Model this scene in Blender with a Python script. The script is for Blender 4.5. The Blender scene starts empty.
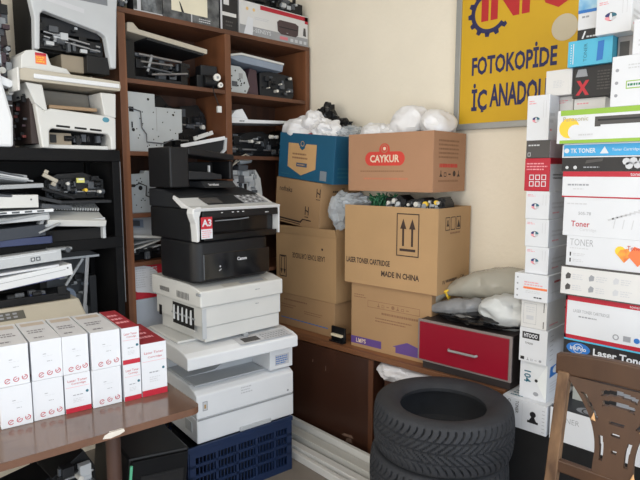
import bpy, bmesh, math, random
from mathutils import Vector, Matrix, Euler, noise
R = math.radians
scene = bpy.context.scene
COL = scene.collection

# ------------------------------------------------------------------ materials
def lin(c):
    return tuple(((v/255)/12.92 if v/255 <= .04045 else ((v/255+.055)/1.055)**2.4) for v in c)
MATS = {}
def M(name, rgb, rough=.5, var=.07, scale=6, metal=0, bump=0, spec=.5, kind='noise', trans=0, alpha=1, coat=0, stretch=None, rgb2=None, bscale=None, sss=0):
    if name in MATS: return MATS[name]
    m = bpy.data.materials.new(name); m.use_nodes = True
    nt = m.node_tree; n = nt.nodes; l = nt.links
    b = n['Principled BSDF']
    c = lin(rgb)
    tc = n.new('ShaderNodeTexCoord')
    mp = n.new('ShaderNodeMapping'); l.new(tc.outputs['Object'], mp.inputs['Vector'])
    if stretch: mp.inputs['Scale'].default_value = stretch
    if kind == 'wave':
        t = n.new('ShaderNodeTexWave'); t.inputs['Scale'].default_value = scale
        t.inputs['Distortion'].default_value = 5; t.inputs['Detail'].default_value = 3; t.inputs['Detail Scale'].default_value = 1.5
        out = t.outputs['Fac']
    else:
        t = n.new('ShaderNodeTexNoise'); t.inputs['Scale'].default_value = scale; t.inputs['Detail'].default_value = 4
        out = t.outputs['Fac']
    l.new(mp.outputs['Vector'], t.inputs['Vector'])
    r = n.new('ShaderNodeValToRGB')
    r.color_ramp.elements[0].position = .3; r.color_ramp.elements[1].position = .7
    c2 = lin(rgb2) if rgb2 else tuple(min(1, v*(1+var)) for v in c)
    c1 = c if rgb2 else tuple(v*(1-var) for v in c)
    r.color_ramp.elements[0].color = (*c1, 1); r.color_ramp.elements[1].color = (*c2, 1)
    l.new(out, r.inputs['Fac']); l.new(r.outputs['Color'], b.inputs['Base Color'])
    b.inputs['Roughness'].default_value = rough; b.inputs['Metallic'].default_value = metal
    b.inputs['Specular IOR Level'].default_value = spec
    if trans: b.inputs['Transmission Weight'].default_value = trans
    if alpha < 1: b.inputs['Alpha'].default_value = alpha
    if coat: b.inputs['Coat Weight'].default_value = coat; b.inputs['Coat Roughness'].default_value = .15
    if sss:
        b.inputs['Subsurface Weight'].default_value = sss; b.inputs['Subsurface Radius'].default_value = (.03, .03, .03)
    if bump:
        t2 = n.new('ShaderNodeTexNoise'); t2.inputs['Scale'].default_value = bscale or scale*6; t2.inputs['Detail'].default_value = 3
        l.new(mp.outputs['Vector'], t2.inputs['Vector'])
        bp = n.new('ShaderNodeBump'); bp.inputs['Strength'].default_value = bump; bp.inputs['Distance'].default_value = .01
        l.new(t2.outputs['Fac'], bp.inputs['Height']); l.new(bp.outputs['Normal'], b.inputs['Normal'])
    MATS[name] = m
    return m

WALL = M('cream_plaster', (236, 228, 212), .9, .03, 3, bump=.15, bscale=40)
CEIL = M('ceiling_paint', (225, 222, 215), .9, .03)
FLOOR = M('floor_tile', (128, 120, 112), .6, .12, 5)
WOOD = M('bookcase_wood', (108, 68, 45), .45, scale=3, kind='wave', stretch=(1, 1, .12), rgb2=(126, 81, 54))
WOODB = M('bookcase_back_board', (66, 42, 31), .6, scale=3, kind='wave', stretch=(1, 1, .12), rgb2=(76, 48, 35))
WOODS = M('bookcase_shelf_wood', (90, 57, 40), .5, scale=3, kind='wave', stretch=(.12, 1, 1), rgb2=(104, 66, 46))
CABW = M('cabinet_wood', (60, 36, 26), .4, scale=2.5, kind='wave', stretch=(1, 1, .15), rgb2=(74, 45, 33))
CABT = M('cabinet_top_wood', (116, 76, 50), .45, scale=2.5, kind='wave', stretch=(1, .12, 1), rgb2=(140, 94, 62))
TBLW = M('table_laminate', (100, 78, 67), .14, scale=5, kind='wave', stretch=(.2, 1, 1), rgb2=(108, 85, 73), coat=.3)
TBLE = M('table_edge_wood', (104, 72, 54), .5, .15, 12)
CHIP = M('exposed_chip_white', (215, 208, 198), .8, .12, 30)
CHW = M('chair_wood', (80, 55, 38), .5, scale=9, kind='noise', stretch=(1, 1, .25), rgb2=(64, 43, 30))
CHWORN = M('chair_worn_wood', (132, 102, 74), .7, scale=26, stretch=(1, 1, .3), rgb2=(76, 53, 37))
RAWW = M('raw_split_wood', (205, 160, 112), .8, .15, 30)
WHITE = M('white_card', (214, 217, 223), .55, .02)
WHITE2 = M('white_card_warm', (212, 212, 212), .55, .03)
GREYT = M('grey_print', (150, 153, 160), .6, .05)
LGREY = M('light_grey_print', (196, 198, 203), .6, .05)
RED = M('red_print', (186, 36, 52), .5, .05)
REDF = M('crimson_print', (178, 24, 48), .5, .05)
BLACKP = M('black_print', (28, 28, 32), .5, .05)
DGREY = M('dark_grey_card', (74, 72, 72), .6, .05)
CYAN = M('cyan_card', (78, 178, 212), .5, .05)
SKYP = M('sky_blue_print', (58, 160, 214), .5, .05)
BLUEP = M('blue_print', (40, 112, 190), .5, .05)
NAVY = M('navy_print', (45, 52, 110), .5, .05)
TEAL = M('teal_print', (40, 100, 120), .5, .05)
GREENP = M('green_print', (140, 180, 62), .5, .05)
YEL = M('yellow_print', (240, 200, 60), .5, .05)
ORANGE = M('orange_print', (232, 120, 70), .5, .05)
PURPLE = M('purple_print', (96, 70, 138), .6, .05)
PINK = M('pink_print', (225, 150, 160), .6, .05)
CARD = M('brown_cardboard', (168, 134, 97), .85, .05, 4, bump=.05, bscale=80)
CARD2 = M('tan_cardboard', (176, 142, 102), .85, .05, 4, bump=.05, bscale=80)
CARD3 = M('pinkish_cardboard', (166, 126, 97), .85, .04, 4, bump=.05, bscale=80)
CARDE = M('cardboard_edge', (150, 112, 76), .9, .1, 60)
TAPE = M('clear_brown_tape', (190, 152, 110), .25, .03)
KINK = M('brown_ink', (58, 42, 36), .7, .08)
KFAINT = M('faint_brown_ink', (140, 104, 76), .8, .08)
KRED = M('red_ink', (198, 62, 52), .7, .08)
KCREAM = M('cream_ink', (222, 200, 178), .7, .05)
BLUEB = M('petrol_blue_card', (22, 84, 116), .6, .06)
TANP = M('tan_panel_print', (196, 156, 108), .7, .05)
BPL = M('black_plastic', (19, 20, 23), .45, .15, 8, spec=.35)
BPL2 = M('charcoal_plastic', (32, 34, 38), .48, .1, 8, spec=.35)
BGL = M('glossy_black_plastic', (16, 17, 20), .12, .1, 4)
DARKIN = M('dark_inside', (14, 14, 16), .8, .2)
WPL = M('white_plastic', (226, 229, 233), .4, .03, 4)
WPL2 = M('warm_white_plastic', (208, 209, 207), .45, .04, 4)
IVORY = M('ivory_plastic', (186, 179, 164), .5, .06, 4)
GPL = M('grey_plastic', (150, 154, 158), .5, .06, 5)
LGPL = M('light_grey_plastic', (188, 192, 196), .5, .05, 5)
DGPL = M('dark_grey_plastic', (78, 82, 88), .5, .1, 6)
BLGREY = M('bluish_grey_panel', (134, 146, 164), .4, .06, 5)
ZINC = M('zinc_plate', (186, 194, 200), .42, .06, 7, metal=.35)
STEEL = M('steel_rod', (170, 172, 176), .3, .06, 7, metal=.8)
PUR = M('brown_purple_plastic', (70, 50, 58), .5, .1)
NAVYP = M('navy_plastic', (40, 52, 92), .4, .1)
CRATE = M('blue_crate_plastic', (16, 38, 74), .55, .08, 6)
RACKM = M('black_rack_metal', (13, 13, 15), .6, .15, 8, spec=.2)
RUBBER = M('tyre_rubber', (46, 48, 53), .75, .14, 14, bump=.1, bscale=120, spec=.35)
REDL = M('red_drawer_lacquer', (134, 12, 36), .3, .06, 3)
DRFR = M('grey_drawer_edge', (128, 118, 116), .4, .08)
ALU = M('aluminium_frame', (158, 160, 160), .4, .06, 5, metal=.4)
SYEL = M('sign_yellow', (206, 164, 24), .6, .05, 4)
SNAVY = M('sign_navy', (34, 36, 84), .6, .05, 4)
SRED = M('sign_red', (182, 34, 38), .6, .05, 4)
SGREY = M('sign_round_sticker', (196, 186, 164), .7, .04, 5)
BAGW = M('white_bag_film', (226, 226, 229), .35, .03, 6, sss=.15, bump=.3, bscale=14)
BAGG = M('greyish_bag_film', (186, 184, 174), .15, .06, 6, alpha=.62, bump=.5, bscale=16)
BAGS = M('silvery_bag_film', (150, 152, 156), .12, .1, 6, alpha=.72, bump=.6, bscale=20)
BAGC = M('clear_bag_film', (206, 214, 222), .1, .06, 6, alpha=.5, bump=.5, bscale=18)
BAGB = M('black_bag_film', (22, 22, 24), .25, .1, 6)
CLOTHB = M('black_cloth', (15, 15, 17), .95, .2, 10)
CLOTHW = M('white_cloth', (214, 214, 220), .8, .04, 6, bump=.2, bscale=14)
PLANK = M('white_lacquered_board', (214, 214, 212), .5, .05, 6, stretch=(4, .4, 4))
PLANK2 = M('dull_white_board', (192, 192, 188), .55, .06, 6, stretch=(4, .4, 4))
PCB = M('green_circuit_board', (40, 110, 74), .5, .15, 20)
GEAR = M('white_gear_plastic', (214, 212, 206), .5, .04)
CREAMP = M('cream_label', (226, 216, 190), .6, .04)
SPLAT = M('blue_splash_print', (72, 150, 205), .55, rgb2=(190, 222, 232), scale=14)
FADE = M('grey_fade_print', (150, 152, 156), .5, .12, 4)
PHOTO = M('printer_photo_print', (66, 52, 56), .4, .12, 10)
BOOKP = M('mottled_dark_print', (36, 40, 44), .5, rgb2=(110, 112, 114), scale=22)
FRUIT = M('orange_fruit_print', (214, 96, 62), .5, rgb2=(240, 190, 60), scale=30)

# ------------------------------------------------------------------ geometry
_tx = {}
def text_geo(s, bold):
    k = (s, bold)
    if k in _tx: return _tx[k]
    cu = bpy.data.curves.new('t', 'FONT'); cu.body = s; cu.resolution_u = 2; cu.offset = bold
    ob = bpy.data.objects.new('t', cu); COL.objects.link(ob)
    dg = bpy.context.evaluated_depsgraph_get(); dg.update()
    ev = ob.evaluated_get(dg); me = ev.to_mesh()
    vs = [(v.co.x, v.co.y) for v in me.vertices]; fs = [tuple(p.vertices) for p in me.polygons]
    ev.to_mesh_clear(); bpy.data.objects.remove(ob); bpy.data.curves.remove(cu)
    x0 = min(v[0] for v in vs); y0 = min(v[1] for v in vs); x1 = max(v[0] for v in vs); y1 = max(v[1] for v in vs)
    _tx[k] = ([((x-x0), (y-y0)) for x, y in vs], fs, x1-x0, y1-y0)
    return _tx[k]

class Fr:                                   # a flat frame on a face: origin, right, up, normal
    def __init__(s, o, u, v):
        s.o = Vector(o); s.u = Vector(u).normalized(); s.v = Vector(v).normalized(); s.n = s.u.cross(s.v)
    def p(s, a, b, k=1): return s.o + s.u*a + s.v*b + s.n*(.0005*k)
def FF(x0, y, z): return Fr((x0, y, z), (1, 0, 0), (0, 0, 1))          # faces -y
def FT(x0, y0, z): return Fr((x0, y0, z), (1, 0, 0), (0, 1, 0))        # faces up
def FL(x, y1, z): return Fr((x, y1, z), (0, -1, 0), (0, 0, 1))         # faces -x
def FR_(x, y0, z): return Fr((x, y0, z), (0, 1, 0), (0, 0, 1))         # faces +x

class G:
    def __init__(s): s.v = []; s.f = []; s.m = []; s.mats = []
    def mi(s, m):
        if m not in s.mats: s.mats.append(m)
        return s.mats.index(m)
    def add(s, vs, fs, m):
        b = len(s.v); i = s.mi(m)
        s.v += [Vector(v) for v in vs]; s.f += [tuple(b+k for k in f) for f in fs]; s.m += [i]*len(fs)
    def box(s, x0, x1, y0, y1, z0, z1, m, **k):
        P = [(x0,y0,z0),(x1,y0,z0),(x1,y1,z0),(x0,y1,z0),(x0,y0,z1),(x1,y0,z1),(x1,y1,z1),(x0,y1,z1)]
        b = len(s.v); s.v += [Vector(p) for p in P]
        for key, f in (('D',(0,3,2,1)),('T',(4,5,6,7)),('F',(0,1,5,4)),('R',(1,2,6,5)),('B',(2,3,7,6)),('L',(3,0,4,7))):
            s.f.append(tuple(b+i for i in f)); s.m.append(s.mi(k.get(key, m)))
        return s
    def xf(s, mat, start=0):
        for i in range(start, len(s.v)): s.v[i] = mat @ s.v[i]
        return s
    def obox(s, c, size, m, rot=(0,0,0)):
        st = len(s.v); a, b, d = size
        s.box(-a/2, a/2, -b/2, b/2, -d/2, d/2, m)
        return s.xf(Matrix.Translation(c) @ Euler([R(q) for q in rot]).to_matrix().to_4x4(), st)
    def prism(s, poly, ax, a0, a1, m):
        def pt(p, a):
            return (a, p[0], p[1]) if ax == 'x' else (p[0], a, p[1]) if ax == 'y' else (p[0], p[1], a)
        n = len(poly)
        s.add([pt(p, a0) for p in poly]+[pt(p, a1) for p in poly],
              [tuple(range(n)), tuple(range(2*n-1, n-1, -1))]+[(i, (i+1) % n, n+(i+1) % n, n+i) for i in range(n)], m)
        return s
    def cyl(s, c0, c1, r0, m, r1=None, n=20):
        r1 = r0 if r1 is None else r1
        c0 = Vector(c0); c1 = Vector(c1); d = (c1-c0).normalized()
        u = d.orthogonal().normalized(); w = d.cross(u)
        vs = []
        for c, r in ((c0, r0), (c1, r1)):
            for i in range(n):
                a = 2*math.pi*i/n; vs.append(c+u*(r*math.cos(a))+w*(r*math.sin(a)))
        s.add(vs, [tuple(range(n-1, -1, -1)), tuple(range(n, 2*n))]+[(i, (i+1) % n, n+(i+1) % n, n+i) for i in range(n)], m)
        return s
    def tube(s, pts, r, m, n=8):
        pts = [Vector(p) for p in pts]; k = len(pts); vs = []
        u = None
        for i, p in enumerate(pts):
            d = (pts[min(i+1, k-1)]-pts[max(i-1, 0)]).normalized()
            u = d.orthogonal().normalized() if u is None else (u-d*u.dot(d)).normalized()
            w = d.cross(u)
            vs += [p+u*(r*math.cos(2*math.pi*j/n))+w*(r*math.sin(2*math.pi*j/n)) for j in range(n)]
        fs = [(i*n+j, i*n+(j+1) % n, (i+1)*n+(j+1) % n, (i+1)*n+j) for i in range(k-1) for j in range(n)]
        fs += [tuple(range(n-1, -1, -1)), tuple(range((k-1)*n, k*n))]
        s.add(vs, fs, m); return s
    def sheet(s, rows, m, th=0):               # grid of points
        a, b = len(rows), len(rows[0])
        s.add([p for r in rows for p in r], [(i*b+j, i*b+j+1, (i+1)*b+j+1, (i+1)*b+j) for i in range(a-1) for j in range(b-1)], m)
        return s
    # printing on a face
    def rect(s, F, u0, v0, u1, v1, m, k=1):
        s.add([F.p(u0,v0,k),F.p(u1,v0,k),F.p(u1,v1,k),F.p(u0,v1,k)], [(0,1,2,3)], m); return s
    def poly(s, F, pts, m, k=1):
        s.add([F.p(a,b,k) for a,b in pts], [tuple(range(len(pts)))], m); return s
    def disc(s, F, u, v, r, m, k=1, n=16, sx=1):
        return s.poly(F, [(u+sx*r*math.cos(2*math.pi*i/n), v+r*math.sin(2*math.pi*i/n)) for i in range(n)], m, k)
    def ring(s, F, u, v, r, t, m, k=1, a0=0, a1=360, n=18):
        vs = []; fs = []
        for i in range(n+1):
            a = R(a0+(a1-a0)*i/n)
            vs += [F.p(u+r*math.cos(a), v+r*math.sin(a), k), F.p(u+(r-t)*math.cos(a), v+(r-t)*math.sin(a), k)]
        s.add(vs, [(2*i, 2*i+2, 2*i+3, 2*i+1) for i in range(n)], m); return s
    def frame(s, F, u0, v0, u1, v1, t, m, k=1):
        s.rect(F,u0,v0,u1,v0+t,m,k); s.rect(F,u0,v1-t,u1,v1,m,k); s.rect(F,u0,v0+t,u0+t,v1-t,m,k); s.rect(F,u1-t,v0+t,u1,v1-t,m,k); return s
    def line(s, F, a, b, t, m, k=1):
        a = Vector(a); b = Vector(b); d = (b-a).normalized(); q = Vector((-d.y, d.x))*t/2
        return s.poly(F, [a-q, b-q, b+q, a+q], m, k)
    def text(s, F, txt, u, v, h, m, w=None, k=1, bold=0, rot=0, al='l'):
        vs, fs, tw, th = text_geo(txt, bold)
        sy = h/th; sx = (w/tw) if w else sy
        W = tw*sx; off = 0 if al == 'l' else -W/2 if al == 'c' else -W
        c, q = math.cos(R(rot)), math.sin(R(rot))
        out = []
        for x, y in vs:
            a = x*sx+off; b = y*sy
            out.append(F.p(u+a*c-b*q, v+a*q+b*c, k))
        s.add(out, fs, m); return s
    def bars(s, F, u0, v0, u1, v1, n, m, seed=1, k=1):   # small print too fine to read
        r = random.Random(seed); st = (v1-v0)/n
        for i in range(n):
            y = v1-st*(i+.75); u = u0; e = u1-(u1-u0)*r.uniform(0, .3)
            while u < e-.001:
                l = min(e-u, r.uniform(.004, .014)); s.rect(F, u, y, u+l, y+st*.45, m, k); u += l+.0025
        return s
    def mesh(s, name):
        me = bpy.data.meshes.new(name); me.from_pydata([tuple(v) for v in s.v], [], s.f)
        for m in s.mats: me.materials.append(m)
        me.polygons.foreach_set('material_index', s.m); me.update()
        bm = bmesh.new(); bm.from_mesh(me); bmesh.ops.recalc_face_normals(bm, faces=bm.faces); bm.to_mesh(me); bm.free()
        return me
    def build(s, name, parent=None, bev=0, seg=2, smooth=None, loc=None):
        me = s.mesh(name)
        if smooth is not None:
            me.polygons.foreach_set('use_smooth', [True]*len(me.polygons)); me.set_sharp_from_angle(angle=R(smooth))
        o = bpy.data.objects.new(name, me); COL.objects.link(o)
        if parent: o.parent = parent
        if loc: o.location = loc
        if bev:
            b = o.modifiers.new('bevel', 'BEVEL'); b.width = bev; b.segments = seg; b.limit_method = 'ANGLE'; b.angle_limit = R(38)
        return o

def tag(o, label, cat, group=None, kind=None):
    if label: o['label'] = label
    if cat: o['category'] = cat
    if group: o['group'] = group
    if kind: o['kind'] = kind
    return o
def thing(name, label, cat, loc=(0,0,0), rz=0, group=None, tilt=(0,0)):
    o = bpy.data.objects.new(name, None); COL.objects.link(o); o.empty_display_size = .05
    o.location = loc; o.rotation_euler = (R(tilt[0]), R(tilt[1]), R(rz))
    return tag(o, label, cat, group)
def solo(g, name, label, cat, loc=(0,0,0), rz=0, group=None, bev=0, smooth=None, tilt=(0,0)):
    o = g.build(name, None, bev, smooth=smooth); o.location = loc; o.rotation_euler = (R(tilt[0]), R(tilt[1]), R(rz))
    return tag(o, label, cat, group)
def struct(g, name, bev=0):
    o = g.build(name, None, bev); o['kind'] = 'structure'; return o

def blob(c, rad, seed, amp=.25, freq=2.2, sub=4, m=None, g=None, flat=None, rot=0):
    """a crumpled film shape: an icosphere pushed in and out by ridged noise"""
    bm = bmesh.new(); bmesh.ops.create_icosphere(bm, subdivisions=sub, radius=1)
    vs = []; off = Vector((seed*7.13, seed*3.7, seed*1.9))
    rm = Matrix.Rotation(R(rot), 3, 'Z')
    for v in bm.verts:
        p = v.co.copy()
        n1 = noise.noise(p*freq+off); n2 = 1-abs(noise.noise(p*freq*1.6+off))*2; n3 = 1-abs(noise.noise(p*freq*3.4-off))*2
        k = 1+amp*(n1*1.1+n2*.5+n3*.12)
        q = Vector((p.x*rad[0]*k, p.y*rad[1]*k, p.z*rad[2]*k))
        if flat is not None and q.z < -flat: q.z = -flat
        vs.append(Vector(c)+rm @ q)
    fs = [tuple(v.index for v in f.verts) for f in bm.faces]
    bm.free()
    g = g or G(); g.add(vs, fs, m); return g

def sweep(path, radii, seed, m, amp=.16, n=28, steps=44, squash=.8, g=None):
    """a crumpled film tube along a path with a radius at each point"""
    P = [Vector(p) for p in path]; k = len(P)-1; rows = []; off = Vector((seed*3.1, seed*5.7, seed*2.3))
    def cr(a, b, c, d, t): return .5*((2*b)+(c-a)*t+(2*a-5*b+4*c-d)*t*t+(3*b-a-3*c+d)*t**3)
    C = []; Q = []
    for i in range(steps+1):
        f = i/steps*k; j = min(int(f), k-1); t = f-j; q = [P[max(j-1, 0)], P[j], P[j+1], P[min(j+2, k)]]
        C.append(cr(*q, t)); r = [radii[max(j-1, 0)], radii[j], radii[j+1], radii[min(j+2, k)]]; Q.append(max(.004, cr(*r, t)))
    for i, c in enumerate(C):
        d = (C[min(i+1, steps)]-C[max(i-1, 0)]).normalized(); u = d.cross(Vector((0, 0, 1))).normalized(); v = u.cross(d)
        row = []
        for a in range(n+1):
            th = 2*math.pi*(a % n)/n; e = u*math.cos(th)+v*math.sin(th)*squash; p = c+e*Q[i]
            k_ = 1+amp*(noise.noise(p*14+off)*1.1+(1-abs(noise.noise(p*26+off))*2)*.5+(1-abs(noise.noise(p*60-off))*2)*.22)
            row.append(c+e*(Q[i]*k_))
        rows.append(row)
    g = g or G(); g.sheet(rows, m)
    for r in (rows[0], rows[-1]): g.add(r[:-1], [tuple(range(n))], m)
    return g

def carton(name, label, w, d, h, mats, decor=None, group=None, bev=.002, cat='box'):
    """closed printed carton; local origin at base centre, front faces -y"""
    g = G(); base = mats.get('*', WHITE)
    g.box(-w/2, w/2, -d/2, d/2, 0, h, base, **{k: v for k, v in mats.items() if k in 'FRLBTD'})
    if decor:
        decor(g, dict(F=FF(-w/2, -d/2, 0), R=FR_(w/2, -d/2, 0), L=FL(-w/2, d/2, 0), T=FT(-w/2, -d/2, h)), w, d, h)
    o = g.build(name, None, bev); return tag(o, label, cat, group)
def at_right(o, Xf, yl, yr, z, d, jit=0, tilt=0):     # front towards -x, against the right wall
    o.location = (Xf+d/2, (yl+yr)/2, z); o.rotation_euler = (0, R(tilt), R(-90+jit)); return o
def rbox(name, label, Xf, yl, yr, z0, z1, d, mats, decor=None, group=None, jit=0, tilt=0, cat='box'):
    return at_right(carton(name, label, yl-yr, d, z1-z0, mats, decor, group, cat=cat), Xf, yl, yr, z0, d, jit, tilt)
# ------------------------------------------------------------------ the setting
struct(G().box(-2.6, 2.72, -1.3, 3.12, -.1, 0, FLOOR), 'floor')
struct(G().box(-2.6, 2.72, -1.3, 3.12, 3.0, 3.1, CEIL), 'ceiling')
struct(G().box(-2.6, 2.72, 3.02, 3.12, 0, 3.0, WALL), 'wall_back')
struct(G().box(2.62, 2.72, -1.3, 3.02, 0, 3.0, WALL), 'wall_right')
struct(G().box(-2.7, -2.6, -1.3, 3.12, 0, 3.0, WALL), 'wall_left')
g = G()                                               # shopfront wall behind the camera with one wide opening
g.box(-2.6, -2.3, -1.4, -1.3, 0, 3, WALL); g.box(2.2, 2.72, -1.4, -1.3, 0, 3, WALL)
g.box(-2.3, 2.2, -1.4, -1.3, 2.6, 3, WALL); g.box(-2.3, 2.2, -1.4, -1.3, 0, .1, WALL)
struct(g, 'wall_front')

# ------------------------------------------------------------------ bookcase
t = thing('bookcase', 'tall reddish-brown wooden two-bay bookcase full of printer parts in the corner', 'bookcase', (1.955, 2.70, 0))
def SH(x0, x1, z, name='shelf'): G().box(x0-1.955, x1-1.955, .004, .31, z-.022, z, WOODS).build(name, t, .0015)
for x0, x1 in ((1.305, 1.345), (1.938, 1.978), (2.57, 2.605)):
    G().box(x0-1.955, x1-1.955, 0, .314, 0, 2.325, WOOD).build('side_panel', t, .0015)
G().box(1.305-1.955, 2.605-1.955, 0, .314, 2.3255, 2.35, WOODS).build('top_panel', t, .0015)
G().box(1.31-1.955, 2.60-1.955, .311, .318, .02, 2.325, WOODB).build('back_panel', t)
for z in (2.015, 1.655, 1.337, 1.083, .71, .35): SH(1.346, 1.937, z)
for z in (2.01, 1.645, 1.29, .95, .6): SH(1.979, 2.569, z)

# ------------------------------------------------------------------ open black rack
t = thing('storage_rack', 'black metal storage rack crammed with printer parts, left of the wooden bookcase', 'rack', (.75, 2.65, 0))
for x in (-.52, .475):
    for y in (0, .31): G().box(x, x+.035, y, y+.035, 0, 1.655, RACKM).build('post', t, .002)
for z in (1.655, 1.235, .82):
    G().box(-.52, .515, -.005, .35, z-.055, z, RACKM).build('shelf', t, .003)
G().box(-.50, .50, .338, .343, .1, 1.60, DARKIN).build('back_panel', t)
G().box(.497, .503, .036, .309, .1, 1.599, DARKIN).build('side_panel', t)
G().box(.511, .5135, -.006, .0, .9, 1.60, STEEL).build('edge_strip', t)

# ------------------------------------------------------------------ low cabinet along the right wall
t = thing('low_cabinet', 'long low dark-wood cabinet carrying the cardboard boxes along the cream wall', 'cabinet', (2.2, 1.88, 0), 3)
G().box(-.003, .36, -.79, .80, .572, .60, CABT).build('cabinet_top', t, .003)
for y in (-.785, -.075, .565, .755): G().box(0, .36, y, y+.03, 0, .572, CABW).build('upright', t, .002)
G().box(.352, .358, -.75, .75, .02, .572, CABW).build('back_panel', t)
G().box(.01, .35, -.754, .754, .05, .075, CABW).build('bottom_board', t)
d = G().box(.0, .02, -.044, .564, .03, .567, CABW)
F = FL(0, .564, .03)
for u, v, w_, h_ in ((.2, .43, .008, .02), (.3, .40, .006, .035), (.42, .06, .09, .02), (.45, .03, .05, .03)):
    d.poly(F, [(u, v), (u+w_, v+h_*.2), (u+w_*.8, v+h_), (u+w_*.2, v+h_*.8)], M('wood_scuff', (120, 96, 84), .8, .2, 40))
d.build('door', t, .002)
G().box(-.006, 0, .565, .595, .02, .567, M('door_post_wood', (92, 56, 36), .5, .1)).build('door_post', t)
G().box(-.006, 0, -.075, -.045, .02, .567, M('door_post_wood', (92, 56, 36), .5, .1)).build('door_post', t)

# low table with black cloth under the toner boxes
t = thing('cloth_covered_table', 'low table draped in black cloth under the stacked toner boxes', 'table', (2.4, .62, 0))
G().box(-.19, .19, -.44, .45, .44, .462, CABW).build('tabletop', t)
for x in (-.18, .15):
    for y in (-.43, .41): G().box(x, x+.03, y, y+.03, 0, .44, CABW).build('leg', t)
rows = []
pr = []
n = 120
per = [(-.2, .46), (-.2, -.45), (.2, -.45), (.2, .46)]
g = G(); g.box(-.2, .2, -.45, .46, .4625, .47, CLOTHB)
rnd = random.Random(4)
for (a, b) in zip(per, per[1:]+per[:1]):
    k = 60; nrm = Vector((b[1]-a[1], -(b[0]-a[0]))).normalized()*-1
    if a[0] == b[0] == .2: continue
    top = []; bot = []
    for i in range(k+1):
        f = i/k; p = Vector(a).lerp(Vector(b), f)
        s_ = .012*math.sin(f*38)+.008*math.sin(f*17+1)
        q = p - nrm*(-.004+max(-.004, s_)) if False else p
        out = Vector((-1, 0)) if a[0] == b[0] == -.2 else Vector((0, -1 if a[1] < 0 else 1))
        if a[1] == b[1] == .46: out = Vector((0, 1))
        top.append((p.x+out.x*.001, p.y+out.y*.001, .469)); q = p+out*(.002+max(0, s_)*.5)
        bot.append((q.x, q.y, .03))
    g.sheet([top, bot], CLOTHB)
g.build('table_cloth', t, smooth=60)

# ------------------------------------------------------------------ left work table
tb = thing('work_table', 'brown laminate work table with a chipped front edge and rounded corner holding toner boxes', 'table', (1.03, 1.613, 0), -6)
def rounded(x0, x1, y0, y1, r, n=6):
    pts = [(x0, y0)]
    for i in range(n+1):
        a = -90+90*i/n; pts.append((x1-r+r*math.cos(R(a)), y0+r+r*math.sin(R(a))))
    return pts+[(x1, y1), (x0, y1)]
g = G(); g.prism(rounded(-1.25, .0, 0, .66, .035), 'z', .716, .7395, TBLE)
g.prism(rounded(-1.25, .0, 0.0005, .66, .035), 'z', .7396, .740, TBLW)
F = FF(-.35, 0, .716)
g.poly(F, [(.01,.008),(.035,.004),(.065,.008),(.08,.014),(.077,.0235),(.03,.0235),(.016,.018)], CHIP)
g.poly(FT(-.35, 0, .740), [(.03, 0), (.077, 0), (.07, .005), (.05, .003), (.034, .006)], CHIP)
g.build('tabletop', tb, .0)
for x in (-1.15, -.28):
    for y in (.09, .56): G().cyl((x, y, 0), (x, y, .716), .024, M('table_leg_brown', (70, 48, 40), .5, .1), n=20).build('leg', tb, smooth=40)

# ------------------------------------------------------------------ red drawer unit
t = thing('drawer_unit', 'small red lacquered drawer box with a grey edge on the cabinet beside the tyres', 'drawer', (2.213, 1.298, .6005), 3)
G().box(.012, .35, -.232, .228, .04, .245, M('shadow_dark_carcass', (44, 36, 36), .6)).build('carcass', t, .002)  # carcass colour darkened to stand for the shadow beside the drawer front
G().box(.03, .33, -.22, .22, 0, .0395, M('shadow_dark_carcass', (44, 36, 36), .6)).build('plinth', t)
g = G().box(0, .0115, -.236, .232, .044, .248, DRFR); g.build('front_frame', t, .002)
d = G().box(-.006, -.0005, -.224, .220, .054, .238, REDL).build('drawer_front', t, .0015)
h = G().tube([(-.008, .06, .132), (-.022, .055, .132), (-.022, -.075, .132), (-.008, -.08, .132)], .006, ALU)
h.build('handle', d, smooth=40)
# ------------------------------------------------------------------ boxes stacked on the cabinet
def icons(g, F, u, v, s, m, n=4, k=1):
    for i in range(n):
        a = u+i*s*1.5; q = i % 4
        if q == 0: g.poly(F, [(a, v), (a+s, v), (a+s*.6, v+s*.5), (a+s*.6, v+s), (a+s*.4, v+s), (a+s*.4, v+s*.5)], m, k)
        elif q == 1: g.frame(F, a, v, a+s*.8, v+s*.7, s*.12, m, k)
        elif q == 2: g.rect(F, a, v+s*.3, a+s*.8, v+s*.5, m, k)
        else: g.disc(F, a+s*.5, v+s*.5, s*.5, m, k, 10)
def arrows(g, F, u0, v0, u1, v1, m, k=1):
    g.frame(F, u0, v0, u1, v1, .0055, m, k); w = u1-u0; h = v1-v0
    g.rect(F, u0+.15*w, v0+.12*h, u1-.15*w, v0+.18*h, m, k)
    for c in (.3, .7):
        x = u0+c*w; g.rect(F, x-.045*w, v0+.24*h, x+.045*w, v0+.68*h, m, k)
        g.poly(F, [(x-.14*w, v0+.64*h), (x+.14*w, v0+.64*h), (x, v0+.88*h)], m, k)

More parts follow.
